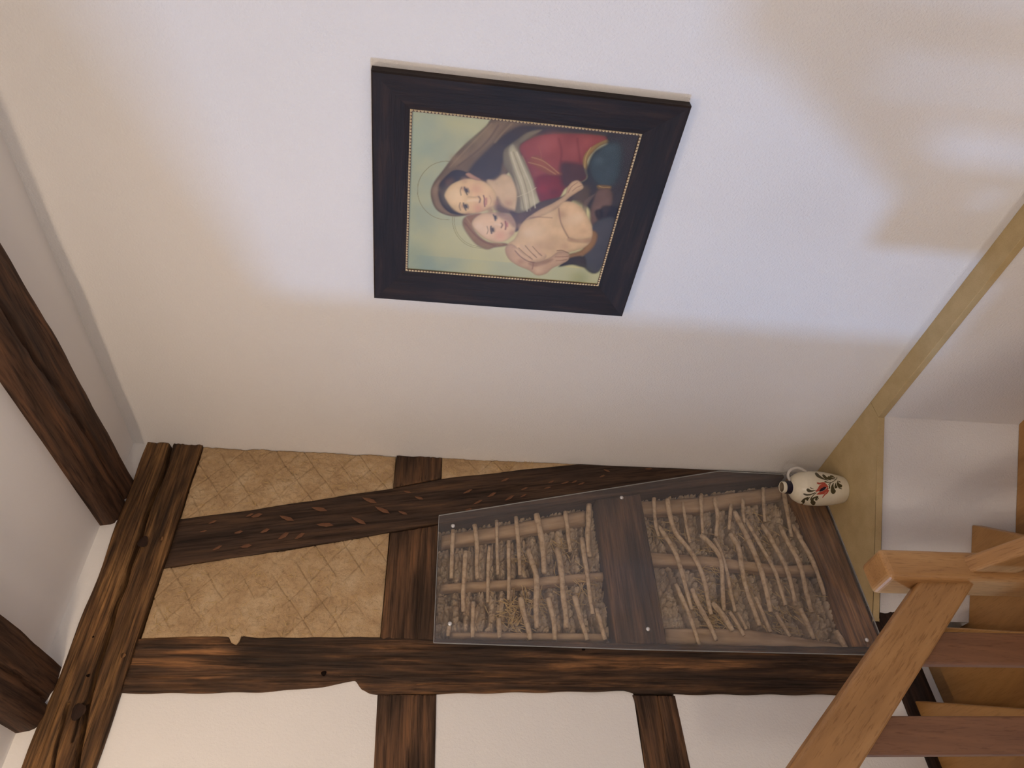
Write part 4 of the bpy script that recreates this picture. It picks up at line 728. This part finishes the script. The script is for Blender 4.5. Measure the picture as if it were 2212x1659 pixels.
# the print itself: flat painted sheet, painted layer by layer
PT = [[[[1.0,0.36],[0.942,0.319],[0.856,0.254],[0.774,0.201],[0.681,0.155],[0.602,0.117],[0.539,0.106],[0.477,0.117],[0.432,0.14],[0.409,0.177],[0.402,0.225],[0.421,0.287],[0.488,0.376],[0.662,0.429],[0.849,0.52],[0.915,0.599],[0.932,0.73],[0.934,1.031],[1.041,1.005],[1.018,0.498]],[112,88,62],0.006,1],[[[0.978,0.359],[0.913,0.308],[0.813,0.243],[0.71,0.19],[0.636,0.15],[0.572,0.126],[0.625,0.143],[0.698,0.206],[0.776,0.29],[0.855,0.356],[0.924,0.393],[0.99,0.415]],[132,106,76],0.012,0.8],[[[0.671,0.268],[0.743,0.292],[0.846,0.357],[0.917,0.409],[0.971,0.475],[0.965,0.563],[0.904,0.513],[0.821,0.449],[0.759,0.418],[0.689,0.41],[0.643,0.362],[0.648,0.323]],[66,51,44],0.014,1],[[[0.957,0.506],[0.989,0.61],[0.995,0.793],[1.001,0.977],[0.961,0.949],[0.96,0.799],[0.95,0.653],[0.927,0.553]],[62,54,52],0.02,1],[[[0.539,0.109],[0.592,0.122],[0.625,0.146],[0.564,0.14],[0.502,0.149],[0.452,0.175],[0.417,0.224],[0.415,0.177],[0.448,0.136]],[140,112,84],0.006,1],[[[0.574,0.139],[0.627,0.158],[0.688,0.207],[0.679,0.267],[0.647,0.315],[0.622,0.241],[0.581,0.198],[0.537,0.174],[0.496,0.184],[0.441,0.214],[0.42,0.263],[0.419,0.208],[0.457,0.167],[0.512,0.145]],[56,42,40],0.006,1],[[[0.618,0.166],[0.642,0.195],[0.624,0.211],[0.584,0.183]],[95,64,48],0.014,0.8],[[[0.637,0.354],[0.652,0.391],[0.691,0.425],[0.676,0.465],[0.601,0.513],[0.509,0.54],[0.459,0.53],[0.457,0.474],[0.469,0.433],[0.481,0.4]],[206,172,128],0.008,1],[[[0.492,0.407],[0.551,0.411],[0.497,0.446],[0.473,0.512],[0.454,0.539],[0.449,0.435]],[92,66,56],0.016,0.85],[[[0.534,0.17],[0.588,0.189],[0.624,0.226],[0.644,0.27],[0.643,0.32],[0.621,0.367],[0.576,0.4],[0.535,0.409],[0.497,0.403],[0.467,0.378],[0.442,0.333],[0.427,0.286],[0.429,0.245],[0.457,0.209],[0.496,0.184]],[226,188,134],0.006,1],[[[0.668,0.257],[0.679,0.271],[0.666,0.295],[0.648,0.324],[0.639,0.316],[0.648,0.281]],[186,138,106],0.005,1],[[[0.816,0.412],[0.856,0.43],[0.897,0.466],[0.94,0.508],[0.958,0.564],[0.904,0.513],[0.853,0.478],[0.772,0.515],[0.65,0.576],[0.55,0.614],[0.507,0.613],[0.454,0.539],[0.453,0.507],[0.568,0.501],[0.667,0.47],[0.74,0.424]],[128,112,84],0.007,1],[[[0.819,0.434],[0.865,0.447],[0.837,0.469],[0.766,0.511],[0.644,0.573],[0.55,0.611],[0.512,0.603],[0.481,0.535],[0.57,0.516],[0.688,0.475]],[186,172,134],0.008,1],[[[0.851,0.479],[0.899,0.513],[0.936,0.582],[0.959,0.725],[0.96,0.837],[0.942,0.878],[0.89,0.801],[0.834,0.774],[0.767,0.782],[0.709,0.801],[0.648,0.721],[0.577,0.697],[0.543,0.639],[0.55,0.611],[0.65,0.573],[0.772,0.515]],[142,66,58],0.006,1],[[[0.68,0.572],[0.717,0.629],[0.706,0.7],[0.647,0.713],[0.576,0.689],[0.545,0.638],[0.556,0.613]],[122,36,40],0.016,0.9],[[[0.793,0.678],[0.787,0.786],[0.709,0.801],[0.648,0.721],[0.704,0.685]],[70,46,44],0.02,0.9],[[[0.783,0.528],[0.817,0.569],[0.749,0.647],[0.725,0.689],[0.713,0.637],[0.749,0.57]],[150,86,56],0.01,0.8],[[[0.958,0.874],[0.941,0.901],[0.917,0.845],[0.875,0.81],[0.817,0.79],[0.758,0.806],[0.784,0.778],[0.843,0.769],[0.902,0.799]],[158,124,66],0.005,1],[[[0.976,0.856],[1.008,1.028],[0.837,1.023],[0.457,1.003],[0.112,0.979],[0.128,0.898],[0.243,0.877],[0.387,0.901],[0.506,0.862],[0.574,0.801],[0.578,0.745],[0.649,0.733],[0.709,0.801],[0.768,0.794],[0.868,0.81],[0.921,0.859]],[58,50,50],0.01,1],[[[0.936,0.902],[0.913,0.846],[0.868,0.811],[0.808,0.796],[0.732,0.821],[0.677,0.869],[0.679,0.924],[0.739,0.951],[0.875,0.938]],[62,72,74],0.03,0.95],[[[0.598,0.741],[0.678,0.798],[0.642,0.837],[0.547,0.838],[0.552,0.797]],[92,72,56],0.02,0.9],[[[0.681,0.861],[0.684,0.923],[0.658,0.921],[0.657,0.873]],[130,98,58],0.006,0.9],[[[0.651,0.87],[0.663,0.924],[0.593,0.95],[0.505,0.944],[0.458,0.92],[0.418,0.895],[0.44,0.871],[0.516,0.858],[0.581,0.86]],[112,84,70],0.012,1],[[[0.519,0.88],[0.534,0.913],[0.47,0.926],[0.467,0.902]],[50,40,42],0.01,0.9],[[[0.555,0.909],[0.546,1.009],[0.462,1.002],[0.459,0.928]],[34,32,42],0.012,0.8],[[[0.576,0.817],[0.624,0.86],[0.547,0.838],[0.46,0.85],[0.512,0.822]],[120,96,80],0.006,0.7],[[[0.443,0.89],[0.468,1.001],[0.119,0.987],[0.135,0.905],[0.231,0.879]],[74,70,72],0.015,1],[[[0.385,0.885],[0.366,0.922],[0.284,0.92],[0.206,0.875],[0.161,0.814],[0.209,0.798],[0.259,0.866]],[150,108,66],0.01,1],[[[0.118,0.769],[0.186,0.81],[0.207,0.883],[0.129,0.906],[0.139,0.835]],[58,44,40],0.01,1],[[[0.469,0.481],[0.465,0.537],[0.545,0.614],[0.588,0.703],[0.619,0.738],[0.569,0.762],[0.504,0.716],[0.428,0.59],[0.354,0.543],[0.34,0.516],[0.416,0.499]],[88,66,56],0.008,1],[[[0.189,0.489],[0.243,0.49],[0.295,0.525],[0.388,0.543],[0.446,0.58],[0.479,0.648],[0.531,0.712],[0.542,0.799],[0.482,0.85],[0.397,0.889],[0.317,0.897],[0.263,0.865],[0.221,0.796],[0.168,0.718],[0.088,0.618],[0.127,0.528]],[216,178,130],0.006,1],[[[0.424,0.562],[0.491,0.614],[0.548,0.678],[0.601,0.721],[0.649,0.726],[0.687,0.744],[0.695,0.772],[0.658,0.8],[0.626,0.776],[0.586,0.743],[0.524,0.705],[0.462,0.642]],[204,166,124],0.006,1],[[[0.503,0.705],[0.55,0.715],[0.565,0.747],[0.547,0.798],[0.482,0.85],[0.414,0.885],[0.346,0.894],[0.319,0.842],[0.327,0.786],[0.396,0.742]],[222,182,134],0.006,1],[[[0.327,0.786],[0.318,0.842],[0.34,0.895],[0.307,0.895],[0.302,0.799]],[168,124,92],0.012,0.6],[[[0.217,0.486],[0.252,0.514],[0.203,0.57],[0.141,0.641],[0.173,0.709],[0.227,0.752],[0.221,0.802],[0.173,0.809],[0.134,0.775],[0.102,0.739],[0.059,0.713],[0.04,0.668],[0.073,0.622],[0.105,0.556],[0.149,0.508]],[198,158,120],0.006,1],[[[0.125,0.613],[0.143,0.662],[0.169,0.727],[0.143,0.714],[0.104,0.65]],[150,108,80],0.012,0.6],[[[0.173,0.607],[0.203,0.654],[0.196,0.693],[0.158,0.686],[0.138,0.641]],[210,172,130],0.006,1],[[[0.393,0.266],[0.422,0.295],[0.436,0.349],[0.373,0.314],[0.308,0.336],[0.253,0.398],[0.254,0.482],[0.236,0.489],[0.217,0.434],[0.198,0.394],[0.225,0.342],[0.284,0.297],[0.348,0.266]],[146,104,68],0.008,1],[[[0.37,0.308],[0.433,0.345],[0.452,0.411],[0.449,0.475],[0.407,0.51],[0.352,0.52],[0.294,0.502],[0.261,0.464],[0.261,0.407],[0.305,0.346]],[226,186,142],0.007,1],[[[0.451,0.419],[0.45,0.483],[0.407,0.512],[0.368,0.513],[0.402,0.472],[0.42,0.438]],[150,112,92],0.016,0.7]]
PB = [[[0.586,0.313],[206,138,110],0.04,0.5],[[0.472,0.33],[210,130,108],0.035,0.5],[[0.532,0.217],[232,204,160],0.05,0.5],[[0.552,0.378],[206,160,122],0.03,0.4],[[0.303,0.45],[214,144,120],0.035,0.5],[[0.333,0.374],[230,200,165],0.04,0.5],[[0.342,0.626],[222,192,150],0.06,0.5],[[0.451,0.774],[224,192,150],0.05,0.5],[[0.269,0.703],[180,140,106],0.05,0.4],[[0.877,0.59],[168,88,78],0.05,0.6],[[0.875,0.718],[164,84,76],0.05,0.6],[[0.916,0.681],[120,52,50],0.04,0.4],[[0.444,0.54],[110,82,68],0.03,0.5],[[0.463,0.39],[150,100,78],0.022,0.7],[[0.514,0.409],[176,126,94],0.018,0.6],[[0.423,0.287],[150,104,80],0.018,0.6],[[0.629,0.256],[190,146,108],0.02,0.6],[[0.464,0.442],[104,72,58],0.025,0.6],[[0.521,0.467],[170,124,92],0.03,0.5],[[0.583,0.253],[168,120,92],0.016,0.6],[[0.474,0.259],[168,120,92],0.016,0.6],[[0.478,0.729],[168,126,94],0.03,0.5],[[0.267,0.779],[176,134,102],0.03,0.5],[[0.251,0.647],[190,148,112],0.03,0.5],[[0.381,0.852],[190,146,108],0.03,0.4],[[0.377,0.54],[196,154,116],0.02,0.4],[[0.337,0.586],[230,200,158],0.03,0.5],[[0.467,0.812],[232,202,160],0.03,0.5],[[0.47,0.665],[226,194,150],0.03,0.3],[[0.132,0.57],[168,124,92],0.02,0.4],[[0.082,0.671],[222,188,146],0.02,0.5],[[0.352,0.34],[236,206,170],0.025,0.5],[[0.327,0.505],[180,130,104],0.02,0.6],[[0.39,0.465],[196,140,116],0.02,0.4],[[0.75,0.203],[150,122,86],0.03,0.5],[[0.835,0.27],[92,72,52],0.03,0.5],[[0.917,0.336],[150,122,86],0.03,0.4],[[0.562,0.13],[150,122,92],0.02,0.5],[[0.894,0.44],[58,46,44],0.04,0.5],[[0.727,0.324],[56,44,40],0.03,0.4],[[0.909,0.623],[170,86,76],0.04,0.6],[[0.919,0.77],[168,84,74],0.03,0.5],[[0.624,0.611],[150,46,50],0.03,0.6],[[0.61,0.668],[96,28,34],0.02,0.6],[[0.82,0.516],[150,70,60],0.02,0.5],[[0.823,0.841],[86,98,96],0.025,0.5],[[0.895,0.872],[70,84,86],0.03,0.4],[[0.919,0.079],[140,158,148],0.08,0.4],[[0.119,0.06],[132,150,132],0.09,0.5],[[0.029,0.13],[128,150,140],0.06,0.4],[[0.806,0.047],[146,166,148],0.08,0.4],[[0.937,0.22],[186,182,136],0.08,0.5],[[0.22,0.203],[192,186,138],0.1,0.5],[[0.07,0.364],[198,188,130],0.1,0.6],[[0.043,0.887],[150,146,88],0.06,0.6],[[0.596,0.474],[222,190,146],0.04,0.4],[[0.096,0.686],[206,166,128],0.03,0.5]]
PLN = [[[[0.589,0.244],[0.568,0.239],[0.541,0.245]],[92,66,56],0.006,0.6],[[[0.493,0.244],[0.469,0.241],[0.446,0.249]],[92,66,56],0.006,0.6],[[[0.591,0.257],[0.571,0.262],[0.547,0.273]],[44,34,36],0.007,0.8],[[[0.493,0.259],[0.472,0.264],[0.449,0.274]],[44,34,36],0.007,0.8],[[[0.578,0.267],[0.568,0.271]],[32,28,34],0.017,0.95],[[[0.48,0.271],[0.469,0.275]],[32,28,34],0.017,0.95],[[[0.586,0.274],[0.571,0.28],[0.557,0.28]],[120,88,74],0.004,0.6],[[[0.487,0.279],[0.473,0.284],[0.458,0.284]],[120,88,74],0.004,0.6],[[[0.51,0.28],[0.519,0.311],[0.517,0.328]],[238,208,162],0.014,0.5],[[[0.534,0.278],[0.535,0.309],[0.543,0.324]],[176,134,100],0.01,0.5],[[[0.541,0.327],[0.528,0.336],[0.507,0.333]],[106,66,56],0.008,0.8],[[[0.551,0.348],[0.53,0.355],[0.512,0.354],[0.484,0.36]],[110,54,52],0.006,0.95],[[[0.534,0.361],[0.514,0.364],[0.498,0.363]],[176,98,90],0.012,0.7],[[[0.552,0.376],[0.527,0.388],[0.5,0.384]],[170,126,96],0.006,0.4],[[[0.357,0.382],[0.33,0.391],[0.306,0.386]],[110,76,60],0.005,0.6],[[[0.359,0.401],[0.337,0.402],[0.313,0.408]],[52,38,38],0.008,0.85],[[[0.343,0.41],[0.331,0.413]],[36,30,34],0.018,0.95],[[[0.436,0.405],[0.421,0.414],[0.401,0.418]],[52,38,38],0.008,0.8],[[[0.426,0.416],[0.415,0.419]],[44,34,38],0.015,0.9],[[[0.386,0.448],[0.375,0.455],[0.357,0.451]],[112,72,60],0.008,0.8],[[[0.377,0.418],[0.376,0.443]],[236,206,170],0.012,0.5],[[[0.399,0.466],[0.374,0.472],[0.348,0.472]],[128,62,58],0.008,0.9],[[[0.389,0.475],[0.369,0.479]],[186,108,98],0.01,0.7],[[[0.211,0.542],[0.176,0.577],[0.148,0.619]],[214,176,134],0.018,1],[[[0.246,0.564],[0.208,0.594],[0.165,0.638]],[216,178,136],0.018,1],[[[0.256,0.596],[0.218,0.622],[0.177,0.659]],[216,178,136],0.018,1],[[[0.254,0.634],[0.222,0.655],[0.195,0.682]],[212,172,130],0.017,1],[[[0.229,0.55],[0.195,0.583],[0.156,0.628]],[126,88,66],0.004,0.9],[[[0.248,0.581],[0.212,0.609],[0.171,0.648]],[126,88,66],0.004,0.9],[[[0.247,0.618],[0.22,0.639],[0.186,0.672]],[126,88,66],0.004,0.8],[[[0.207,0.535],[0.166,0.566],[0.135,0.612],[0.133,0.642]],[110,76,58],0.005,0.8],[[[0.187,0.741],[0.191,0.775],[0.2,0.806]],[140,98,72],0.005,0.8],[[[0.16,0.75],[0.165,0.779],[0.175,0.801]],[140,98,72],0.005,0.8],[[[0.232,0.743],[0.239,0.767],[0.222,0.804]],[110,72,54],0.005,0.8],[[[0.618,0.734],[0.656,0.743],[0.684,0.766]],[140,98,74],0.005,0.6],[[[0.631,0.753],[0.654,0.767],[0.669,0.788]],[140,98,74],0.005,0.6],[[[0.084,0.638],[0.128,0.639],[0.138,0.622]],[140,98,76],0.006,0.7],[[[0.514,0.707],[0.423,0.729],[0.327,0.786]],[128,88,68],0.006,0.6],[[[0.438,0.581],[0.449,0.62],[0.451,0.684]],[140,98,76],0.008,0.5],[[[0.8,0.436],[0.726,0.463],[0.621,0.51],[0.478,0.548]],[132,116,88],0.006,0.7],[[[0.822,0.456],[0.749,0.487],[0.625,0.541],[0.486,0.575]],[140,124,94],0.006,0.7],[[[0.823,0.471],[0.741,0.507],[0.628,0.564],[0.505,0.596]],[216,202,164],0.006,0.6],[[[0.82,0.445],[0.728,0.478],[0.623,0.526],[0.479,0.561]],[214,200,162],0.006,0.6],[[[0.563,0.505],[0.595,0.552],[0.63,0.583]],[208,192,150],0.004,0.6],[[[0.773,0.529],[0.762,0.592],[0.721,0.659]],[186,130,80],0.005,0.7],[[[0.804,0.54],[0.792,0.595],[0.728,0.673]],[190,134,84],0.005,0.7],[[[0.873,0.561],[0.819,0.583],[0.78,0.581]],[176,104,72],0.004,0.4],[[[0.921,0.643],[0.849,0.669],[0.792,0.671]],[108,44,44],0.012,0.5],[[[0.931,0.723],[0.859,0.743],[0.803,0.76]],[110,46,46],0.012,0.5],[[[0.958,0.375],[0.882,0.347],[0.801,0.295],[0.714,0.22]],[82,62,46],0.008,0.5],[[[0.963,0.346],[0.884,0.296],[0.793,0.237],[0.7,0.184]],[158,128,92],0.008,0.4],[[[0.974,0.431],[0.915,0.394],[0.866,0.37]],[150,122,86],0.01,0.5],[[[0.366,0.275],[0.314,0.311],[0.252,0.365],[0.23,0.433]],[112,74,48],0.008,0.6],[[[0.4,0.28],[0.338,0.317],[0.265,0.38],[0.243,0.465]],[178,134,92],0.008,0.5],[[[0.891,0.79],[0.837,0.777],[0.777,0.784]],[190,152,86],0.004,0.7],[[[0.677,0.869],[0.669,0.887],[0.675,0.921]],[176,136,78],0.004,0.8],[[[0.379,0.2],[0.376,0.184],[0.376,0.168],[0.379,0.152],[0.384,0.136],[0.392,0.121],[0.402,0.107],[0.415,0.094],[0.43,0.082],[0.446,0.072],[0.464,0.063],[0.483,0.056],[0.503,0.051],[0.523,0.047],[0.545,0.046],[0.566,0.046],[0.587,0.048],[0.607,0.052],[0.627,0.058],[0.645,0.065],[0.662,0.074],[0.678,0.084],[0.692,0.095],[0.705,0.107],[0.715,0.121],[0.723,0.135],[0.729,0.149],[0.733,0.164],[0.734,0.18]],[112,98,60],0.0025,0.8],[[[0.215,0.397],[0.211,0.387],[0.207,0.378],[0.205,0.368],[0.204,0.358],[0.203,0.348],[0.204,0.339],[0.206,0.329],[0.209,0.319],[0.213,0.309],[0.217,0.3],[0.223,0.291],[0.23,0.282],[0.237,0.274],[0.246,0.266],[0.255,0.258],[0.265,0.251],[0.275,0.245],[0.286,0.239],[0.298,0.234],[0.31,0.229],[0.322,0.225],[0.335,0.222],[0.348,0.219],[0.361,0.217],[0.374,0.216],[0.387,0.216],[0.4,0.216],[0.414,0.217]],[126,110,66],0.0025,0.8],[[[0.223,0.387],[0.22,0.379],[0.217,0.37],[0.216,0.361],[0.215,0.353],[0.215,0.344],[0.217,0.335],[0.219,0.326],[0.221,0.317],[0.225,0.309],[0.23,0.3],[0.235,0.292],[0.241,0.284],[0.248,0.277],[0.256,0.27],[0.264,0.263],[0.273,0.257],[0.282,0.251],[0.292,0.246],[0.302,0.241],[0.313,0.237],[0.324,0.233],[0.336,0.23],[0.347,0.228],[0.359,0.226],[0.371,0.224],[0.383,0.224],[0.395,0.223],[0.406,0.224]],[126,110,66],0.0025,0.7]]
NX, NY = 290, 340
gu, gv = np.meshgrid(np.linspace(0, 1, NX), np.linspace(0, 1, NY))
asp = .577 / .4925
gvv = gv * asp
def lin(rgb): return np.array(G(*rgb))
def smooth_closed(pts, n=5):
    P = np.array(pts); m_ = len(P); out = []
    for i in range(m_):
        p0, p1, p2, p3 = P[i - 1], P[i], P[(i + 1) % m_], P[(i + 2) % m_]
        for t in np.arange(n) / n:
            out.append(.5 * (2 * p1 + (p2 - p0) * t + (2 * p0 - 5 * p1 + 4 * p2 - p3) * t * t + (3 * p1 - p0 - 3 * p2 + p3) * t ** 3))
    return np.array(out)
def inside(px, py, P):
    c = np.zeros(px.shape, bool)
    for (x0, y0), (x1, y1) in zip(P, np.roll(P, -1, axis=0)):
        cond = ((y0 > py) != (y1 > py))
        c ^= cond & (px < (x1 - x0) * (py - y0) / (y1 - y0 + 1e-15) + x0)
    return c
n1 = fbm(gu * 5, gvv * 5, 5); n2 = fbm(gu * 22, gvv * 22, 15, 3)
k = np.clip(.12 + .75 * gv + .55 * np.exp(-((gu - .45) ** 2 + (gv - .45) ** 2) / .06) - .35 * (gu < .12) + .18 * n1, 0, 1)[..., None]
img = lin((170, 174, 140)) * (1 - k) + lin((218, 200, 132)) * k
bl = np.clip(.5 * n1 + .1, 0, .5)[..., None] * np.clip(1.2 - gv * 1.6, 0, 1)[..., None]
img = img * (1 - bl) + lin((124, 146, 138)) * bl
for pts, rgb, soft, op in PT:
    P = smooth_closed([(p[0], p[1] * asp) for p in pts]); pad = soft * 3
    mk = (gu > P[:, 0].min() - pad) & (gu < P[:, 0].max() + pad) & (gvv > P[:, 1].min() - pad) & (gvv < P[:, 1].max() + pad)
    if not mk.any(): continue
    x, y = gu[mk], gvv[mk]
    d = seg_dist(x, y, np.vstack([P, P[:1]])); ins = inside(x, y, P); sd = np.where(ins, d, -d)
    al = np.clip(.5 + sd / (2 * soft), 0, 1); al = (al * al * (3 - 2 * al) * op)[:, None]
    # rounded modelling of the brush: a little darker towards each contour
    shade = (1 - .30 * np.exp(-np.clip(sd, 0, 1) / .013) + .05 * np.clip(sd / .05, 0, 1))[:, None]
    tex = (1 + .07 * n2[mk])[:, None]
    img[mk] = img[mk] * (1 - al) + lin(rgb) * shade * tex * al
for (c, rgb, rad, op) in PB:
    al = (op * np.exp(-(((gu - c[0]) ** 2 + (gvv - c[1] * asp) ** 2) / (rad * rad))))[..., None]
    img = img * (1 - al) + lin(rgb) * al
for (pts, rgb, wd, op) in PLN:
    P = np.array([(p[0], p[1] * asp) for p in pts])
    if len(P) < 20:
        t = np.linspace(0, 1, len(P)); tt = np.linspace(0, 1, 12)
        cf = [np.interp(tt, t, P[:, q_]) for q_ in (0, 1)]; P = np.stack(cf, -1)
        for _ in range(3): P[1:-1] = (P[:-2] + 2 * P[1:-1] + P[2:]) / 4
    mk = (gu > P[:, 0].min() - .05) & (gu < P[:, 0].max() + .05) & (gvv > P[:, 1].min() - .05) & (gvv < P[:, 1].max() + .05)
    d = seg_dist(gu[mk], gvv[mk], [tuple(p) for p in P]); al = (op * np.exp(-(d / (wd * .62)) ** 2))[:, None]
    img[mk] = img[mk] * (1 - al) + lin(rgb) * al
PY0, PY1, PZ0, PZ1 = iy0 - .001, iy1 + .001, iz0 - .001, iz1 + .001
vx = PY0 + gu * (PY1 - PY0); vz = PZ1 - gv * (PZ1 - PZ0)
V = np.stack([np.full(vx.shape, .0100), vx, vz], -1).reshape(-1, 3)
ii, jj = np.meshgrid(np.arange(NY - 1), np.arange(NX - 1), indexing='ij'); a = (ii * NX + jj).ravel()
F = np.stack([a, a + NX, a + NX + 1, a + 1], -1)
me = bpy.data.meshes.new('print'); me.vertices.add(len(V)); me.vertices.foreach_set('co', V.ravel())
me.loops.add(F.size); me.loops.foreach_set('vertex_index', F.ravel()); me.polygons.add(len(F))
me.polygons.foreach_set('loop_start', np.arange(0, F.size, 4)); me.update(calc_edges=True); me.validate()
ca = me.color_attributes.new('print', 'FLOAT_COLOR', 'POINT')
ca.data.foreach_set('color', np.concatenate([np.clip(img, 0, 1).reshape(-1, 3), np.ones((NX * NY, 1))], 1).astype(np.float32).ravel())
me.materials.append(M_print); po = bpy.data.objects.new('print', me); COL.objects.link(po); par(po, fp)
po['label'] = 'painted print of a veiled woman in red with a bare child'
box('glass', (.0108, iy0, iz0), (.0113, iy1, iz1), M_glass, fp)

# ---------------------------------------------------------------- staircase
st_ = thing('staircase', 'winding wooden staircase with wedge-shaped oiled treads going down to the corner', 'staircase', (.6, .4, -.6))
def line_x(p, q_, y): return p[0] + (q_[0] - p[0]) * (y - p[1]) / (q_[1] - p[1])
N3 = ((.878, -.1), (1.178, .69)); N2 = ((.577, -.1), (.972, .65)); N1 = ((.374, .208), (.770, .70)); N4 = ((1.17, -.1), (1.40, .69))
def tread(poly, z, riser=None, lower=0):
    cx = sum(p[0] for p in poly) / len(poly); cy = sum(p[1] for p in poly) / len(poly)
    bm = bmesh.new(); prism(bm, [(x - cx, y - cy) for x, y in poly], -.04, 0, .004)
    o = bm_obj('tread', bm, M_tread, st_, M=Matrix.Translation((cx, cy, z)))
    if riser:
        (ax, ay), (bx, by) = riser; d = Vector((bx - ax, by - ay)).normalized(); nn = Vector((d.y, -d.x))
        if nn.x < 0: nn = -nn
        P = [Vector((ax, ay)) + nn * .03, Vector((bx, by)) + nn * .03, Vector((bx, by)) + nn * .05, Vector((ax, ay)) + nn * .05]
        bm = bmesh.new(); prism(bm, [(p.x, p.y) for p in P], z - lower, z - .0405); bm_obj('riser', bm, M_tread, st_)
tread([N4[0], (1.5, -.1), (1.75, .69), N4[1]], .14, N4, .18)
tread([N3[0], (N4[0][0] + .05, -.1), (N4[1][0] + .05, .69), N3[1]], -.04, N3, .18)
tread([(N2[0][0] + .03, -.1), (N3[0][0] + .05, -.1), (N3[1][0] + .05, .69), (.972, .66)], -.22, N2, .18)
dg = lambda f: tuple(o0.lerp(o1, f))
f1 = .52
tread([dg(f1), dg(1.0), (.62, -.1), (N2[0][0] + .06, -.1), (.99, .60), (.860, .60), (.765, .625), (.765, .70)], -.40, (dg(f1), (.77, .70)), .18)
tread([dg(0.0), dg(f1 + .06), (.80, .76), (.80, .90), (.066, .82)], -.58, ((.066, .82), (.80, .80)), .18)
tread([(.066, .79), (.80, .79), (.80, 1.1), (.066, 1.1)], -.76, ((.066, 1.1), (.8, 1.1)), .18)
tread([(.066, 1.07), (.80, 1.07), (.80, 1.4), (.066, 1.4)], -.94, ((.066, 1.4), (.8, 1.4)), .18)
tread([(.066, 1.37), (.80, 1.37), (.80, 1.7), (.066, 1.7)], -1.12)

# ---------------------------------------------------------------- stair railing
rg = thing('stair_railing', 'oiled beech stair railing with square newel post, sloping handrails and flat balusters', 'stair railing', (.81, .685, -.4))
box('newel_post', (.770, .635, -1.39), (.855, .735, .440), M_newel, rg, bevel=.015, seg=4)
sl = 1.147; ang = math.atan(sl); hv = .162; h = hv * math.cos(ang)
def rail1(x): return (x, .691, 1.655 - 1.297 - hv / 2 + sl * (x - .862))
bar('handrail', rail1(.853), rail1(1.366), .046, h, M_beechX, rg, .009, True, True, 3)
sl2 = -.80; hv2 = .135
def rail2(y): return (.812, y, 1.655 - 1.450 - hv2 / 2 + sl2 * (y - .734))
bar('handrail', rail2(.733), rail2(1.75), .046, hv2 * math.cos(math.atan(sl2)), M_beechX, rg, .009, True, True, 3)
bal = None
for k, x in enumerate((1.0195, 1.219)):
    bm = bmesh.new(); zt0 = rail1(x - .04)[2] - .03; zb_k = (-.22, -.04, .14)[k] + .0
    bot = zb_k - zt0
    sec = [(-.041, -.012), (.041, -.012), (.041, .012), (-.041, .012)]
    a = [bm.verts.new((sx, sy, bot)) for sx, sy in sec]; b = [bm.verts.new((sx, sy, sl * (sx + .04))) for sx, sy in sec]
    F_ = [bm.faces.new(a[::-1]), bm.faces.new(b)] + [bm.faces.new((a[i], a[(i + 1) % 4], b[(i + 1) % 4], b[i])) for i in range(4)]
    bmesh.ops.bevel(bm, geom=[e for e in bm.edges if abs(e.verts[0].co.x - e.verts[1].co.x) + abs(e.verts[0].co.y - e.verts[1].co.y) < 1e-5], offset=.006, segments=3, profile=.5, affect='EDGES')
    bm_obj('baluster', bm, M_bal, rg, M=Matrix.Translation((x, .684, zt0)))
for y in (.93, 1.15, 1.37, 1.59):
    zt0 = rail2(y + .04)[2] - .02; box('baluster', (.800, y - .041, zt0 - .72), (.824, y + .041, zt0), M_bal, rg, bevel=.006)
box('newel_post', (1.365, .645, -.04), (1.455, .735, .97), M_newel, rg, bevel=.011, seg=3)
